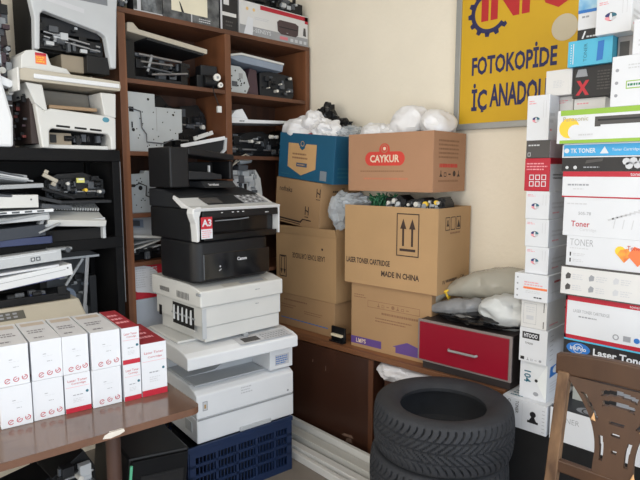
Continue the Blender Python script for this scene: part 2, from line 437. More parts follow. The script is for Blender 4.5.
def open_box(name, label, Xf, yl, yr, z0, h, d, m, front=None, side=None, flaps=(), group='cardboard boxes stacked on the low cabinet', tilt=0, jit=0, top=True, edge=CARDE):
    """open cardboard carton: walls with thickness, optional flaps standing or folded outward"""
    w = yl-yr
    t = thing(name, label, 'box', (Xf+d/2, (yl+yr)/2, z0), -90+jit, group, (0, tilt))
    th = .005; g = G()
    g.box(-w/2, w/2, -d/2, -d/2+th, 0, h, m); g.box(-w/2, w/2, d/2-th, d/2, 0, h, m)
    g.box(-w/2, -w/2+th, -d/2+th, d/2-th, 0, h, m); g.box(w/2-th, w/2, -d/2+th, d/2-th, 0, h, m)
    g.box(-w/2+th, w/2-th, -d/2+th, d/2-th, 0, th, m)
    if front: front(g, FF(-w/2, -d/2, 0), w, h)
    if side: side(g, FR_(w/2, -d/2, 0), d, h)
    g.build('carton', t, .0015)
    for which, ang, ln in flaps:
        f = G()
        if which == 'F': f.box(-w/2, w/2, -th, 0, 0, ln, m); mt = Matrix.Translation((0, -d/2+th*.5, h)) @ Matrix.Rotation(R(ang), 4, 'X')
        elif which == 'B': f.box(-w/2, w/2, 0, th, 0, ln, m); mt = Matrix.Translation((0, d/2-th*.5, h)) @ Matrix.Rotation(R(-ang), 4, 'X')
        elif which == 'R': f.box(0, th, -d/2+.004, d/2-.004, 0, ln, m); mt = Matrix.Translation((w/2-th*.5, 0, h)) @ Matrix.Rotation(R(ang), 4, 'Y')
        else: f.box(-th, 0, -d/2+.004, d/2-.004, 0, ln, m); mt = Matrix.Translation((-w/2+th*.5, 0, h)) @ Matrix.Rotation(R(-ang), 4, 'Y')
        f.xf(mt); f.build('flap', t)
    return t

GB = 'cardboard boxes stacked on the low cabinet'
# K1 lower right, purple band
def k1f(g, F, w, h):
    g.text(F, 'LMPS', .035, .028, .024, KCREAM, w=.065, k=2, bold=.02)
    g.rect(F, .0, .02, .20, .06, PURPLE); g.rect(F, .29, .02, w, .05, PURPLE)
    g.poly(F, [(.27, .05), (.36, .086), (w, .055), (w, .05)], PURPLE)
    g.bars(F, .20, .20, .44, .225, 1, KFAINT, 3); g.frame(F, .11, .235, .43, .272, .0025, KFAINT)
    icons(g, F, .17, .243, .02, KFAINT, 7); g.bars(F, .16, .16, .40, .19, 2, KFAINT, 4); g.bars(F, .02, .275, .10, .30, 2, KFAINT, 5)
open_box('cardboard_box', 'tan cardboard box with a purple printed band, on the cabinet beside the red drawer', 2.26, 2.012, 1.518, .6005, .355, .33, CARD, k1f, None, [('F', -88, .14), ('B', -88, .14)], jit=4)
# K6 big box, arrows
def k6f(g, F, w, h):
    g.text(F, 'LASER TONER CARTRIDGE', .012, .112, .03, KINK, w=.28, bold=.03)
    g.text(F, 'MADE IN CHINA', .24, .058, .03, KINK, w=.225, bold=.03)
    arrows(g, F, .33, .175, .46, .39, KINK)
    g.rect(F, 0, .0, w, .002, KFAINT)
def k6s(g, F, d, h):
    for i in range(3): g.frame(F, .07+i*.055, .31, .115+i*.055, .375, .004, KINK); 
    g.poly(F, [(.08, .33), (.105, .33), (.097, .345), (.097, .36), (.087, .36), (.087, .345)], KINK, 2)
    g.poly(F, [(.188, .32), (.22, .32), (.204, .36)], KINK, 2)
    g.bars(F, .12, .285, .23, .305, 1, KFAINT, 8)
    g.text(F, 'W', .05, .045, .022, KINK); g.bars(F, .09, .045, .21, .075, 1, KINK, 4); g.text(F, 'CM', .235, .05, .022, KINK)
kb = open_box('cardboard_box', 'large open cardboard box printed MADE IN CHINA with two upward arrows', 2.243, 2.045, 1.482, .957, .42, .335, CARD2, k6f, k6s, jit=4)
# K7 reddish box with the oval emblem
def k7f(g, F, w, h):
    c = .23; v = .165
    pts = []
    for i in range(19):
        a = R(90+180*i/18); pts.append((c-.085+.035*math.cos(a), v+.035*math.sin(a)))
    for i in range(19):
        a = R(-90+180*i/18); pts.append((c+.085+.035*math.cos(a), v+.035*math.sin(a)))
    g.poly(F, pts, KRED); g.disc(F, c, v+.044, .032, KRED, 2, 20); g.ring(F, c, v+.05, .021, .004, CARD3, 3)
    g.disc(F, c, v+.05, .009, KCREAM, 3, 8)
    g.text(F, 'CAYKUR', c, v-.019, .038, KCREAM, w=.178, k=3, bold=.03, al='c')
    g.bars(F, .08, .095, .43, .11, 1, KFAINT, 6); g.bars(F, .10, .055, .40, .075, 1, M('pale_red_ink', (190, 118, 90), .8), 7)
def k7s(g, F, d, h):
    g.bars(F, .05, .16, .29, .26, 5, KFAINT, 9); g.bars(F, .06, .11, .28, .15, 1, KRED, 10)
    icons(g, F, .06, .075, .03, KINK, 5); g.bars(F, .05, .045, .28, .065, 1, KFAINT, 11)
k7 = open_box('cardboard_box', 'reddish cardboard box with a red oval emblem, on top of the large arrow box', 2.25, 2.03, 1.522, 1.452, .293, .33, CARD3, k7f, k7s, jit=4)
# K2 lower left
def k2f(g, F, w, h):
    g.bars(F, .06, .155, .30, .175, 1, KFAINT, 12); g.bars(F, .03, .11, .18, .14, 2, KFAINT, 13); g.bars(F, .24, .095, .40, .12, 2, KFAINT, 14)
    g.rect(F, .03, .045, .44, .050, BLUEP)
open_box('cardboard_box', 'plain brown cardboard box at the bottom left on the cabinet, under the upside-down one', 2.27, 2.645, 2.155, .6005, .20, .32, CARD, k2f, None, [('F', -88, .14), ('B', -88, .14)])
# K3 upside-down printed box
def k3f(g, F, w, h):
    g.text(F, 'LASER TONER CARTRIDGE', .425, .26, .032, KINK, w=.275, rot=180, bold=.012)
    arrows_up = G()
    g.frame(F, .03, .10, .095, .235, .006, KINK); 
    for c in (.049, .076):
        g.rect(F, c-.003, .145, c+.003, .22, KINK); g.poly(F, [(c-.011, .148), (c+.011, .148), (c, .115)], KINK)
    g.rect(F, .04, .223, .085, .229, KINK)
    g.disc(F, .405, .30, .007, KINK)
def k3s(g, F, d, h):
    g.disc(F, .12, .32, .008, KINK, 1, 8); g.disc(F, .15, .05, .008, KINK, 1, 8)
open_box('cardboard_box', 'upside-down cardboard toner box with inverted lettering, gaping open at its top', 2.268, 2.655, 2.14, .806, .372, .325, CARD2, k3f, k3s, [('F', 10, .05), ('R', -4, .05)])
# K4 brown box with logos
def k4f(g, F, w, h):
    g.text(F, 'nofteks', .035, .192, .032, KINK, w=.125, bold=.01)
    for u, v in ((.385, .19), (.29, .075)):
        g.rect(F, u, v, u+.007, v+.05, KINK); g.rect(F, u+.028, v, u+.035, v+.05, KINK); g.line(F, (u+.007, v+.028), (u+.028, v+.02), .008, KINK)
        g.bars(F, u, v-.018, u+.035, v-.006, 1, KINK, 3)
    g.poly(F, [(.02, .03), (.25, .03), (.27, .048), (.35, .048), (.35, .042), (.275, .042), (.255, .02), (.02, .02)], KINK)
    g.poly(F, [(.02, .014), (.25, .014), (.25, .009), (.02, .009)], KINK)
def k4s(g, F, d, h):
    g.text(F, 'Z', .16, .215, .028, KINK); g.bars(F, .09, .215, .14, .235, 1, KINK, 5)
open_box('cardboard_box', 'brown cardboard box with a zigzag black line, tilted under the petrol-blue box', 2.28, 2.688, 2.265, 1.232, .268, .31, CARD, k4f, k4s, [('F', -88, .13), ('B', -88, .13)], tilt=5.5, jit=-4)
# K5 blue box
def k5f(g, F, w, h):
    pts = [(.085, .21), (.175, .21), (.185, .195), (.235, .195), (.245, .21), (.335, .21), (.335, .07), (.21, .025), (.085, .07)]
    g.poly(F, pts, TANP, 1)
    g.poly(F, [(.19, .24), (.235, .24), (.235, .185), (.2125, .172), (.19, .185)], BLUEB, 3); g.ring(F, .2125, .21, .016, .004, TANP, 4)
    g.bars(F, .125, .115, .30, .16, 2, KFAINT, 15, 2); g.rect(F, .165, .075, .26, .098, M('slate_ink', (66, 84, 110), .7), 2); g.bars(F, .175, .08, .25, .094, 1, TANP, 16, 3)
    g.bars(F, .02, .018, .12, .032, 1, TEAL, 17, 1)
    r = random.Random(9)
    g.rect(F, .375, .012, .43, .067, M('code_grey', (120, 130, 140), .7), 1)
def k5s(g, F, d, h):
    g.poly(F, [(.20, .09), (.22, .06), (.30, .07), (.30, .19), (.21, .19)], TANP, 1); g.bars(F, .03, .03, .18, .10, 3, TEAL, 18)
k5 = open_box('cardboard_box', 'petrol-blue cardboard box with a tan shield panel, stuffed with plastic bags', 2.275, 2.645, 2.16, 1.502, .268, .31, BLUEB, k5f, k5s, tilt=5.5, jit=-2)

# contents: bags
GBAG = None
def bag(name, label, blobs, m, cat='bag', extra=None, smooth=None):
    g = G()
    for b in blobs: blob(*b, m=m, g=g)
    if extra: extra(g)
    o = g.build(name, None, smooth=smooth if smooth else 28); 
    lo = Vector((sum(v.x for v in g.v)/len(g.v), sum(v.y for v in g.v)/len(g.v), min(v.z for v in g.v)))
    for v in o.data.vertices: v.co -= lo
    o.location = lo
    return tag(o, label, cat, 'plastic bags on and in the boxes' if cat == 'bag' else None)
bag('carrier_bag', 'white carrier bag bulging from the left of the petrol-blue box',
    [((2.40, 2.52, 1.80), (.10, .125, .085), 3, .3, 1.3), ((2.38, 2.43, 1.83), (.06, .07, .07), 8, .3, 1.3)], BAGW)
bag('black_bag', 'crumpled black plastic bag poking up behind the white bags in the petrol-blue box',
    [((2.50, 2.44, 1.87), (.05, .07, .075), 5, .4, 2.4), ((2.50, 2.35, 1.82), (.045, .085, .045), 15, .4, 2.6)], BAGB)
bag('plastic_bag', 'small crumpled clear-white bag at the right of the petrol-blue box', [((2.38, 2.33, 1.77), (.075, .10, .075), 6, .35, 2.4)], BAGW)
bag('plastic_bag', 'clear white film draped over the right rim of the petrol-blue box', [((2.46, 2.21, 1.765), (.10, .08, .045), 26, .3, 2.2)], BAGC)
bag('red_bag', 'strip of red plastic showing under the white carrier bag in the petrol-blue box', [((2.35, 2.42, 1.75), (.05, .14, .03), 9, .3, 2.2)], M('red_bag_film', (176, 56, 66), .4))
bag('foam_sheet_bag', 'long flat white bag along the left rim of the red-emblem box', [((2.41, 1.97, 1.755), (.11, .075, .055), 21, .22, 1.3)], BAGW)
bag('foam_sheet_bag', 'tall white bag heaped in the middle of the red-emblem box', [((2.43, 1.77, 1.79), (.09, .09, .095), 22, .25, 1.2), ((2.40, 1.84, 1.75), (.07, .07, .05), 25, .25, 1.4)], BAGW)
bag('foam_sheet_bag', 'rounded white bag at the right end of the red-emblem box', [((2.45, 1.61, 1.775), (.11, .07, .08), 23, .22, 1.1)], BAGW)
bag('foam_sheet_bag', 'small white bag between the taller ones in the red-emblem box', [((2.40, 1.90, 1.75), (.06, .06, .05), 24, .3, 2)], BAGW)
# contents of the arrow box
bag('plastic_bag', 'clear plastic bag spilling over the left rim of the large arrow box', [((2.33, 2.06, 1.385), (.08, .10, .045), 31, .3, 2.4), ((2.32, 2.145, 1.33), (.06, .07, .09), 32, .35, 2.2)], BAGC)
rnd = random.Random(12)
g = G()
for i in range(70):
    a = rnd.uniform(0, 6.28); p = Vector((2.36+.07*math.cos(a)*rnd.random(), 1.88+.10*math.sin(a)*rnd.random(), 1.36))
    g.tube([p, p+Vector((rnd.uniform(-.02, .02), rnd.uniform(-.02, .02), rnd.uniform(.03, .06))), p+Vector((rnd.uniform(-.05, .05), rnd.uniform(-.05, .05), rnd.uniform(.03, .08)))], .003, PCB, 5)
solo(g, 'green_wires', 'tangle of green wires on top of the parts in the large arrow box', 'wire')
ARROW_PARTS = True
# black tape dispenser at the foot of the brown box
t = thing('label_roll_holder', 'small black holder with a pale tag at the foot of the bottom-left brown box', 'holder', (2.235, 2.095, .6005))
G().box(-.02, .012, -.055, .05, 0, .008, BPL).build('base', t, .002)
G().box(.0, .012, -.055, .05, .0085, .085, BPL).build('bracket', t, .003)
G().box(-.02, -.003, -.045, .035, .035, .048, CREAMP).build('tag', t, .001)

# bags on the drawer unit
def bagsweep(name, label, path, radii, seed, m, **k):
    g = sweep(path, radii, seed, m, **k); o = g.build(name, None, smooth=30)
    lo = Vector((sum(v.x for v in g.v)/len(g.v), sum(v.y for v in g.v)/len(g.v), min(v.z for v in g.v)))
    for v in o.data.vertices: v.co -= lo
    o.location = lo; return tag(o, label, 'bag', 'plastic bags on and in the boxes')
bagsweep('plastic_bag', 'long grey-tinted clear bag tied in yellow, leaning over the red drawer unit',
    [(2.46, 1.02, 1.03), (2.46, 1.14, 1.035), (2.45, 1.30, 1.015), (2.42, 1.42, .985), (2.385, 1.49, .957), (2.36, 1.535, .93), (2.345, 1.55, .895), (2.345, 1.54, .87)], [.03, .085, .085, .06, .028, .045, .04, .012], 41, BAGG, amp=.15)
bagsweep('plastic_bag', 'silvery crumpled bag lying at the left on the red drawer unit',
    [(2.30, 1.535, .885), (2.30, 1.48, .892), (2.31, 1.40, .905), (2.33, 1.31, .925), (2.36, 1.24, .93)], [.012, .032, .045, .045, .015], 43, BAGS, amp=.3)
bag('carrier_bag', 'white-grey plastic bag slumped at the right end of the red drawer unit', [((2.34, 1.15, .925), (.085, .12, .075), 44, .2, 1.5)], M('frosted_bag_film', (206, 210, 212), .3, .05, alpha=.93))
bag('black_bag', 'black bundle pressed flat under the bags on the red drawer unit', [((2.38, 1.28, .878), (.14, .20, .034), 45, .3, 2.4)], BAGB)
bag('black_bag', 'scrap of black plastic above the white-grey bag by the toner boxes', [((2.43, 1.09, 1.005), (.05, .04, .035), 47, .3, 2.2)], BAGB)
g = G(); c_ = Vector((2.385, 1.49, .957)); ax = Vector((-.035, .07, -.03)).normalized(); u_ = ax.orthogonal().normalized(); w_ = ax.cross(u_)
g.tube([c_+(u_*math.cos(q*.42)+w_*math.sin(q*.42))*.036 for q in range(16)], .0055, YEL)
for e in (-.02, .03): g.tube([c_+Vector((-.036, -.005, 0)), c_+Vector((-.05, e, .012)), c_+Vector((-.045, e*1.8, .02))], .005, YEL)
solo(g, 'bag_tie', 'yellow tie knotted round the neck of the grey-tinted clear bag', 'tie')
bag('white_cloth_bag', 'bunched white cloth bag tucked in the open cabinet bay behind the tyres', [((2.28, 1.68, .525), (.11, .11, .045), 51, .25, 1.7), ((2.29, 1.50, .53), (.10, .16, .038), 52, .2, 1.7)], CLOTHW)
g = G(); g.box(2.24, 2.52, 1.42, 1.76, .0765, .47, CABW)
solo(g, 'storage_carton', 'dark carton under the white cloth bag in the open cabinet bay', 'box')

# ------------------------------------------------------------------ toner boxes against the right wall
def swirl(g, F, u, v, r, k=1):
    for i, m in enumerate((TEAL, BLACKP, NAVY, PINK, REDF, LGREY)):
        a = i*60; g.poly(F, [(u+sx_*r*math.cos(R(a+q)), v+r*.75*math.sin(R(a+q))) for q, sx_ in ((-10, .25), (5, 1), (30, 1.05), (55, .95), (65, .3))], m, k)
def logo(g, FD, w, d, h):
    F = FD['F']; swirl(g, F, w*.42, h*.46, w*.17); g.bars(F, w*.08, h*.80, w*.42, h*.90, 2, PINK, 2)
    for i in range(2): g.line(F, (w*(.74+i*.12), h*.5), (w*(.74+i*.12), h*.88), .0015, LGREY)
    FR = FD['R']; g.bars(FR, d*.1, h*.35, d*.6, h*.65, 2, LGREY, 4); g.bars(FR, d*.12, h*.18, d*.4, h*.28, 1, PINK, 6)
GL = 'small toner cartons stacked against the right wall'
def A(*a, **k):
    o = rbox('toner_box', *a, **k); o['group'] = GL; return o
A('white carton with an oval logo standing upright at the top of the slim column', 2.22, 1.038, .948, 1.6755, 1.852, .09, {}, logo)
def a2(g, FD, w, d, h):
    g.bars(FD['F'], w*.1, h*.65, w*.6, h*.82, 1, LGREY, 3); g.frame(FD['F'], w*.08, h*.1, w*.2, h*.32, .002, LGREY)
A('dark grey carton lying between the red carton and the upright white one', 2.22, 1.036, .938, 1.6055, 1.675, .30, {'*': DGREY, 'R': M('mauve_card', (176, 160, 166), .6)}, a2)
def a3(g, FD, w, d, h):
    F = FD['F']
    for i in range(3):
        for j in range(2): g.frame(F, w*.2+i*w*.24, h*.14+j*h*.2, w*.38+i*w*.24, h*.30+j*h*.2, .003, WHITE)
    g.bars(F, w*.08, h*.62, w*.9, h*.88, 3, PINK, 5)
    FR = FD['R']; g.rect(FR, 0, 0, d, h*.82, WHITE); g.bars(FR, d*.1, h*.35, d*.5, h*.55, 2, GREYT, 7)
A('red carton with small white icons, below the dark grey one', 2.22, 1.038, .934, 1.4735, 1.605, .30, {'*': REDF}, a3)
for z0, z1, dx, lb in ((1.3605, 1.473, 0, 'white carton with an oval logo directly under the red carton'),
        (1.2475, 1.36, .003, 'white carton with an oval logo, middle of the three below the red carton'),
        (1.1365, 1.247, .008, 'white carton with an oval logo, lowest of the three above the jutting one')):
    A(lb, 2.22, 1.028-dx, .931-dx, z0, z1, .30, {}, logo, GL)
def a7(g, FD, w, d, h):
    F = FD['F']
    for i in range(4): g.disc(F, w*.1, h*(.15+.23*i), .004, GREYT, 1, 8)
    g.rect(F, w*.28, h*.44, w*.98, h*.52, ORANGE); g.bars(F, w*.3, h*.56, w*.9, h*.74, 2, PINK, 2); g.bars(F, w*.35, h*.28, w*.9, h*.4, 2, LGREY, 6); g.bars(F, w*.6, h*.1, w*.85, h*.2, 1, BLACKP, 3)
    FR = FD['R']; g.bars(FR, d*.2, h*.65, d*.9, h*.82, 1, REDF, 3); g.bars(FR, d*.1, h*.3, d*.5, h*.4, 1, LGREY, 3)
A('white carton with an orange stripe, jutting out of the slim column', 2.2, 1.052, .911, 1.0255, 1.136, .30, {}, a7)
def a8(g, FD, w, d, h):
    F = FD['F']; g.frame(F, w*.1, h*.15, w*.6, h*.88, .001, GREYT); g.rect(F, w*.22, h*.3, w*.5, h*.45, LGREY); g.bars(F, w*.2, h*.55, w*.55, h*.78, 3, LGREY, 8)
    g.rect(F, w*.87, h*.05, w*.90, h*.95, DGREY); g.rect(F, w*.8, h*.3, w*1.0, h*.62, WHITE2, 2)
    g.bars(FD['R'], d*.6, h*.5, d*.9, h*.65, 1, BLACKP, 3); g.bars(FD['R'], d*.1, h*.1, d*.4, h*.2, 1, PINK, 3)
A('pale grey-white carton with a tucked tab, under the orange-striped one', 2.22, 1.027, .918, .9065, 1.025, .30, {'*': WHITE2}, a8)
def a9(g, FD, w, d, h):
    F = FD['F']; g.rect(F, w*.10, h*.68, w*.72, h*.88, BLACKP); g.text(F, 'HTOOO', w*.16, h*.72, h*.12, WHITE, w=w*.5, k=2, bold=.03)
    g.text(F, 'TP9000', w*.20, h*.52, h*.06, BLACKP, w=w*.3)
    g.rect(F, w*.06, h*.05, w*.2, h*.14, BLACKP); icons(g, F, w*.28, h*.05, w*.1, GREYT, 4)
    for i in range(6): g.line(FD['R'], (d*.1, h*(.1+.14*i)), (d*.2, h*(.12+.14*i)), .002, GREYT)
A('tall white carton with a black name plate, in the lower slim column', 2.22, 1.028, .911, .7605, .906, .30, {}, a9)
# 104 carton with open end flaps
def a10(g, FD, w, d, h):
    F = FD['F']; g.text(F, '104', w*.16, h*.74, .03, TEAL, w=.05, rot=-90, bold=.02, k=3)
    g.poly(F, [(w*.12, h), (w*.62, h*.50), (w*.98, h)], M('flap_shade_card', (214, 218, 222), .6), 1)
    g.poly(F, [(w*.62, h*.50), (w, h*1.0), (w, h*.02)], M('flap_pale_card', (222, 226, 228), .6), 2)
    g.disc(F, w*.62, h*.52, .007, BLACKP, 3, 10); g.disc(F, w*.62, h*.16, .009, GREYT, 1, 12, 1.3)
    FR = FD['R']; g.poly(FR, [(d*.08, h*.62), (d*.6, h*.68), (d*.62, h*.95), (d*.1, h*.9)], BLUEP); g.disc(FR, d*.28, h*.79, .016, WHITE, 2, 14, 2.0); g.bars(FR, d*.1, h*.2, d*.6, h*.5, 4, LGREY, 7)
A('white carton marked 104 with folded end flaps, on the stamp carton', 2.235, 1.026, .911, .598, .760, .30, {}, a10)
def a11(g, FD, w, d, h):
    F = FD['F']
    g.text(F, 'CARTRIDGE', w*.12, h*.92, .014, BLACKP, w=h*.78, rot=-90); g.text(F, 'TONER', w*.30, h*.92, .014, BLACKP, w=h*.42, rot=-90)
    g.rect(F, w*.58, h*.30, w*.82, h*.38, BLACKP); g.poly(F, [(w*.62, h*.38), (w*.78, h*.38), (w*.73, h*.52), (w*.67, h*.52)], BLACKP); g.disc(F, w*.70, h*.60, .013, BLACKP, 1, 14)
    for i in range(7): g.line(F, (w*.9, h*(.1+.12*i)), (w*.96, h*(.1+.12*i)), .002, GREYT)
    g.line(F, (w*.46, h*.1), (w*.46, h*.9), .0012, LGREY); g.bars(FD['T'], .02, .02, w*.4, .1, 3, TEAL, 4)
A('white carton with a black stamp picture, at the foot of the slim column', 2.2, 1.082, .890, .4705, .5975, .30, {}, a11)

# the long boxes in front
def L_(*a, **k):
    o = rbox('toner_carton', *a, **k); o['group'] = 'long toner cartons stacked against the right wall'; return o
Wd = .36
def tb_(g, FD, w, d, h):
    F = FD['F']; g.text(F, 'TONER', .02, h*.62, h*.16, GREYT, w=.095, bold=-.01); g.rect(F, .012, h*.15, .022, h*.42, BLACKP)
    g.disc(F, .245, h*.48, .025, REDF, 1, 9); g.disc(F, .262, h*.44, .018, RED, 2, 9); g.disc(F, .188, h*.72, .012, YEL, 1, 10)
    T = FD['T']; g.rect(T, 0, 0, w, d, M('charcoal_card_top', (48, 50, 56), .5)); g.disc(T, .14, .05, .035, GREYT, 2, 20, 1.6); g.ring(T, .14, .05, .035, .006, BLACKP, 3)
L_('white toner carton with a charcoal top, on the black cloth behind the chair back', 2.205, .878, .515, .4705, .604, .30, {}, tb_)
def w1(g, FD, w, d, h):
    F = FD['F']; g.rect(F, 0, 0, .06, h, M('shaded_pale_end', (170, 174, 170), .6)); g.rect(F, .17, .02, .25, h*.8, GREYT)  # end strip painted in the grey-green of white card in shade
L_('dark carton with a pale end seen through the chair back', 2.345, .845, .50, .6045, .72, .25, {'*': BLACKP}, w1)
def w2(g, FD, w, d, h): g.rect(FD['F'], 0, h*.8, w, h, LGREY); g.bars(FD['F'], .05, h*.2, .25, h*.6, 3, GREYT, 8)
L_('pale carton directly under the black carton with white lettering', 2.34, .84, .49, .7205, .832, .28, {'*': WHITE2}, w2)
def lb1(g, FD, w, d, h):
    F = FD['F']; g.rect(F, 0, 0, w, h*.1, CYAN); g.rect(F, 0, h*.16, w, h*.19, CYAN); g.rect(F, 0, h*.92, w, h, CYAN)
    g.disc(F, .055, h*.55, h*.30, BLUEP, 1, 20, 1.9); g.ring(F, .055, h*.55, h*.24, .002, WHITE, 2)
    g.text(F, 'inkPro', .055, h*.45, h*.22, WHITE, w=.06, k=3, bold=.02, al='c')
    g.text(F, 'Laser Toner', .11, h*.36, h*.36, WHITE, w=.19, k=2, bold=.03)
L_('black carton lettered in white with a blue oval, lowest of the long boxes', 2.18, .83, .46, .8325, .91, .36, {'*': BLACKP}, lb1)
def lb2(g, FD, w, d, h):
    F = FD['F']; g.rect(F, 0, h*.88, w, h, REDF); g.rect(F, 0, 0, w, h*.09, REDF); g.rect(F, 0, 0, .006, h, REDF)
    g.text(F, 'LASER TONER CARTRIDGE', .03, h*.62, h*.07, GREYT, w=.13); g.bars(F, .05, h*.5, .12, h*.57, 1, GREYT, 3)
    g.ring(F, .185, h*.22, .011, .004, GREYT, 1); g.rect(F, .21, h*.16, .235, h*.28, GREYT); g.disc(F, .255, h*.22, .01, BLUEP); g.text(F, 'toner', .225, h*.91, h*.05, WHITE, k=2)
L_('white carton with a red band along its top and bottom, above the black one', 2.18, .83, .465, .9105, 1.08, .36, {}, lb2)
def lb3(g, FD, w, d, h):
    F = FD['F']; g.rect(F, 0, h*.95, w, h, DGREY); g.rect(F, 0, 0, w, h*.04, DGREY)
    for i in range(3):
        for j in range(2):
            u = .02+i*.085; v = h*(.18+.37*j); g.poly(F, [(u, v), (u+.016, v+.004), (u+.018, v+.02), (u+.006, v+.026), (u-.002, v+.014)], (DGREY, GREYT, LGREY)[i]); g.bars(F, u+.024, v, u+.065, v+.024, 3, LGREY, i*2+j)
L_('white carton with dark edges and rows of tiny pictures, jutting from the long boxes', 2.168, .85, .475, 1.0805, 1.195, .31, {'*': WHITE2, 'D': DGREY, 'T': DGREY, 'L': DGREY}, lb3)
def lb4(g, FD, w, d, h):
    F = FD['F']; g.text(F, 'TONER', .012, h*.68, h*.22, GREYT, w=.085, bold=-.012); g.bars(F, .012, h*.56, .085, h*.63, 1, LGREY, 4)
    for j in range(2): g.rect(F, .013, h*(.12+.2*j), .018, h*(.25+.2*j), BLACKP); g.bars(F, .025, h*(.13+.2*j), .07, h*(.24+.2*j), 2, LGREY, j)
    g.disc(F, .19, h*.62, .018, YEL, 1, 12); g.poly(F, [(.18, h*.5), (.205, h*.26), (.23, h*.52), (.215, h*.72), (.19, h*.66)], FRUIT, 2)
    g.poly(F, [(.215, h*.5), (.25, h*.18), (.275, h*.45), (.265, h*.72), (.235, h*.8)], ORANGE, 3); g.text(F, 'Toner', .212, h*.68, h*.13, RED, w=.05, k=4)
L_('white carton with thin grey lettering and an orange fruit-like picture', 2.178, .838, .475, 1.1955, 1.31, .30, {}, lb4)
def lb5(g, FD, w, d, h):
    F = FD['F']; g.bars(F, .012, h*.80, .1, h*.88, 1, LGREY, 5); g.text(F, '505-78', .055, h*.55, h*.08, GREYT, w=.045)
    g.text(F, 'Toner', .03, h*.24, h*.15, REDF, w=.068, bold=.01); g.text(F, 'Cartridge', .062, h*.11, h*.10, LGREY, w=.06)
    for i in range(8): g.line(F, (.16+i*.014, h*(.45+.04*i)), (.18+i*.014, h*(.5+.03*i)), .006, LGREY)
    for i in range(3): g.line(F, (.18+i*.03, h*.25), (.185+i*.03, h*.48), .003, LGREY)
L_('tall white carton with red and grey lettering, fifth of the long boxes from below', 2.178, .856, .48, 1.3105, 1.455, .30, {}, lb5)
def lb6(g, FD, w, d, h):
    F = FD['F']; g.rect(F, 0, h*.80, w, h, REDF); g.rect(F, 0, 0, w, h*.05, REDF); g.bars(F, .02, h*.42, .12, h*.56, 1, GREYT, 6); g.bars(F, .04, h*.28, .09, h*.38, 1, LGREY, 6); g.text(F, 'toner', .235, h*.84, h*.1, WHITE, k=2)
L_('white carton with one broad red band, just below the blue and black one', 2.178, .866, .49, 1.4555, 1.552, .30, {}, lb6)
def lb7(g, FD, w, d, h):
    F = FD['F']; g.rect(F, 0, h*.55, w, h, SKYP); g.rect(F, 0, h*.5, w, h*.54, WHITE); g.rect(F, 0, h*.96, w, h, WHITE, 2); g.rect(F, 0, h*.5, .005, h, WHITE, 2)
    g.text(F, 'TK TONER', .03, h*.66, h*.17, WHITE, w=.09, k=2, bold=.02); g.disc(F, .016, h*.75, .009, WHITE, 2)
    g.poly(F, [(.135, h*.63), (.165, h*.63), (.15, h*.88)], WHITE, 2); g.text(F, 'Toner Cartridge', .175, h*.68, h*.13, WHITE, w=.09, k=2)
    for c, v in ((.235, .2), (.262, .22), (.248, .36), (.277, .36), (.225, .34)): g.disc(F, c, h*v, .013, LGREY, 2, 8)
    g.poly(F, [(.085, h*.28), (.145, h*.36), (.148, h*.46), (.09, h*.40)], DGREY, 2); g.bars(F, .08, h*.1, .14, h*.2, 1, GREYT, 3, 2); g.disc(F, .02, h*.14, .006, LGREY, 2, 8); g.disc(F, .05, h*.14, .007, LGREY, 2, 8)
L_('black carton with a bright blue lettered strip along its top', 2.178, .872, .495, 1.5525, 1.655, .30, {'*': BLACKP}, lb7)
def lb8(g, FD, w, d, h):
    F = FD['F']; g.rect(F, .012, h*.84, w, h, GREENP); g.rect(F, .012, 0, w, h*.10, GREENP)
    g.disc(F, .045, h*.46, h*.30, YEL, 1, 24); g.disc(F, .068, h*.34, h*.22, WHITE, 2, 18)
    g.text(F, 'Panasonic', .022, h*.66, h*.14, M('dull_olive_ink', (176, 168, 130), .6), w=.09, k=3); g.bars(F, .08, h*.2, .15, h*.3, 1, LGREY, 2, 3)
    g.rect(F, .135, h*.52, .31, h*.76, DGREY); g.rect(F, .135, h*.47, .155, h*.52, DGREY); g.rect(F, .145, h*.63, .31, h*.68, BPL2, 2)
at_right(carton('toner_carton', 'white carton with green stripes, a yellow sun and a grey drum picture', .36, .10, .122, {}, lb8, cat='box'), 2.155, .888, .528, 1.6555, .10)
# above
def b2(g, FD, w, d, h):
    F = FD['F']; g.rect(F, 0, 0, w, h*.14, REDF); g.bars(F, w*.1, h*.84, w*.8, h*.93, 2, PINK, 4); g.bars(F, w*.2, h*.5, w*.6, h*.56, 1, LGREY, 4)
A('upright white carton with faint pink print, between the logo carton and the green-striped one', 2.325, .985, .898, 1.6755, 1.851, .17, {'*': WHITE2}, b2)
def b1(g, FD, w, d, h): g.bars(FD['F'], w*.3, h*.3, w*.72, h*.6, 5, LGREY, 6)
A('cream-white carton with small grey print, beside the black carton with the red X', 2.285, .996, .893, 1.8525, 1.952, .20, {'*': WHITE2}, b1)
A('small white carton under the black one with the red X', 2.30, .886, .77, 1.6555, 1.8345, .16, {'*': WHITE2}, lambda g, FD, w, d, h: g.bars(FD['F'], w*.1, h*.86, w*.5, h*.92, 1, PINK, 3))
def b3(g, FD, w, d, h):
    F = FD['F']; x = .035; v = h*.08
    g.text(F, 'X', x-.022, v, .056, RED, w=.05, k=2, bold=.05)
    g.poly(F, [(.01, h*.68), (.055, h*.68), (.048, h*.92), (.018, h*.92)], GREYT); g.bars(F, .09, h*.2, .15, h*.85, 7, DGREY, 3)
L_('black carton with a large red X', 2.285, .889, .69, 1.835, 1.952, .20, {'*': BLACKP}, b3)
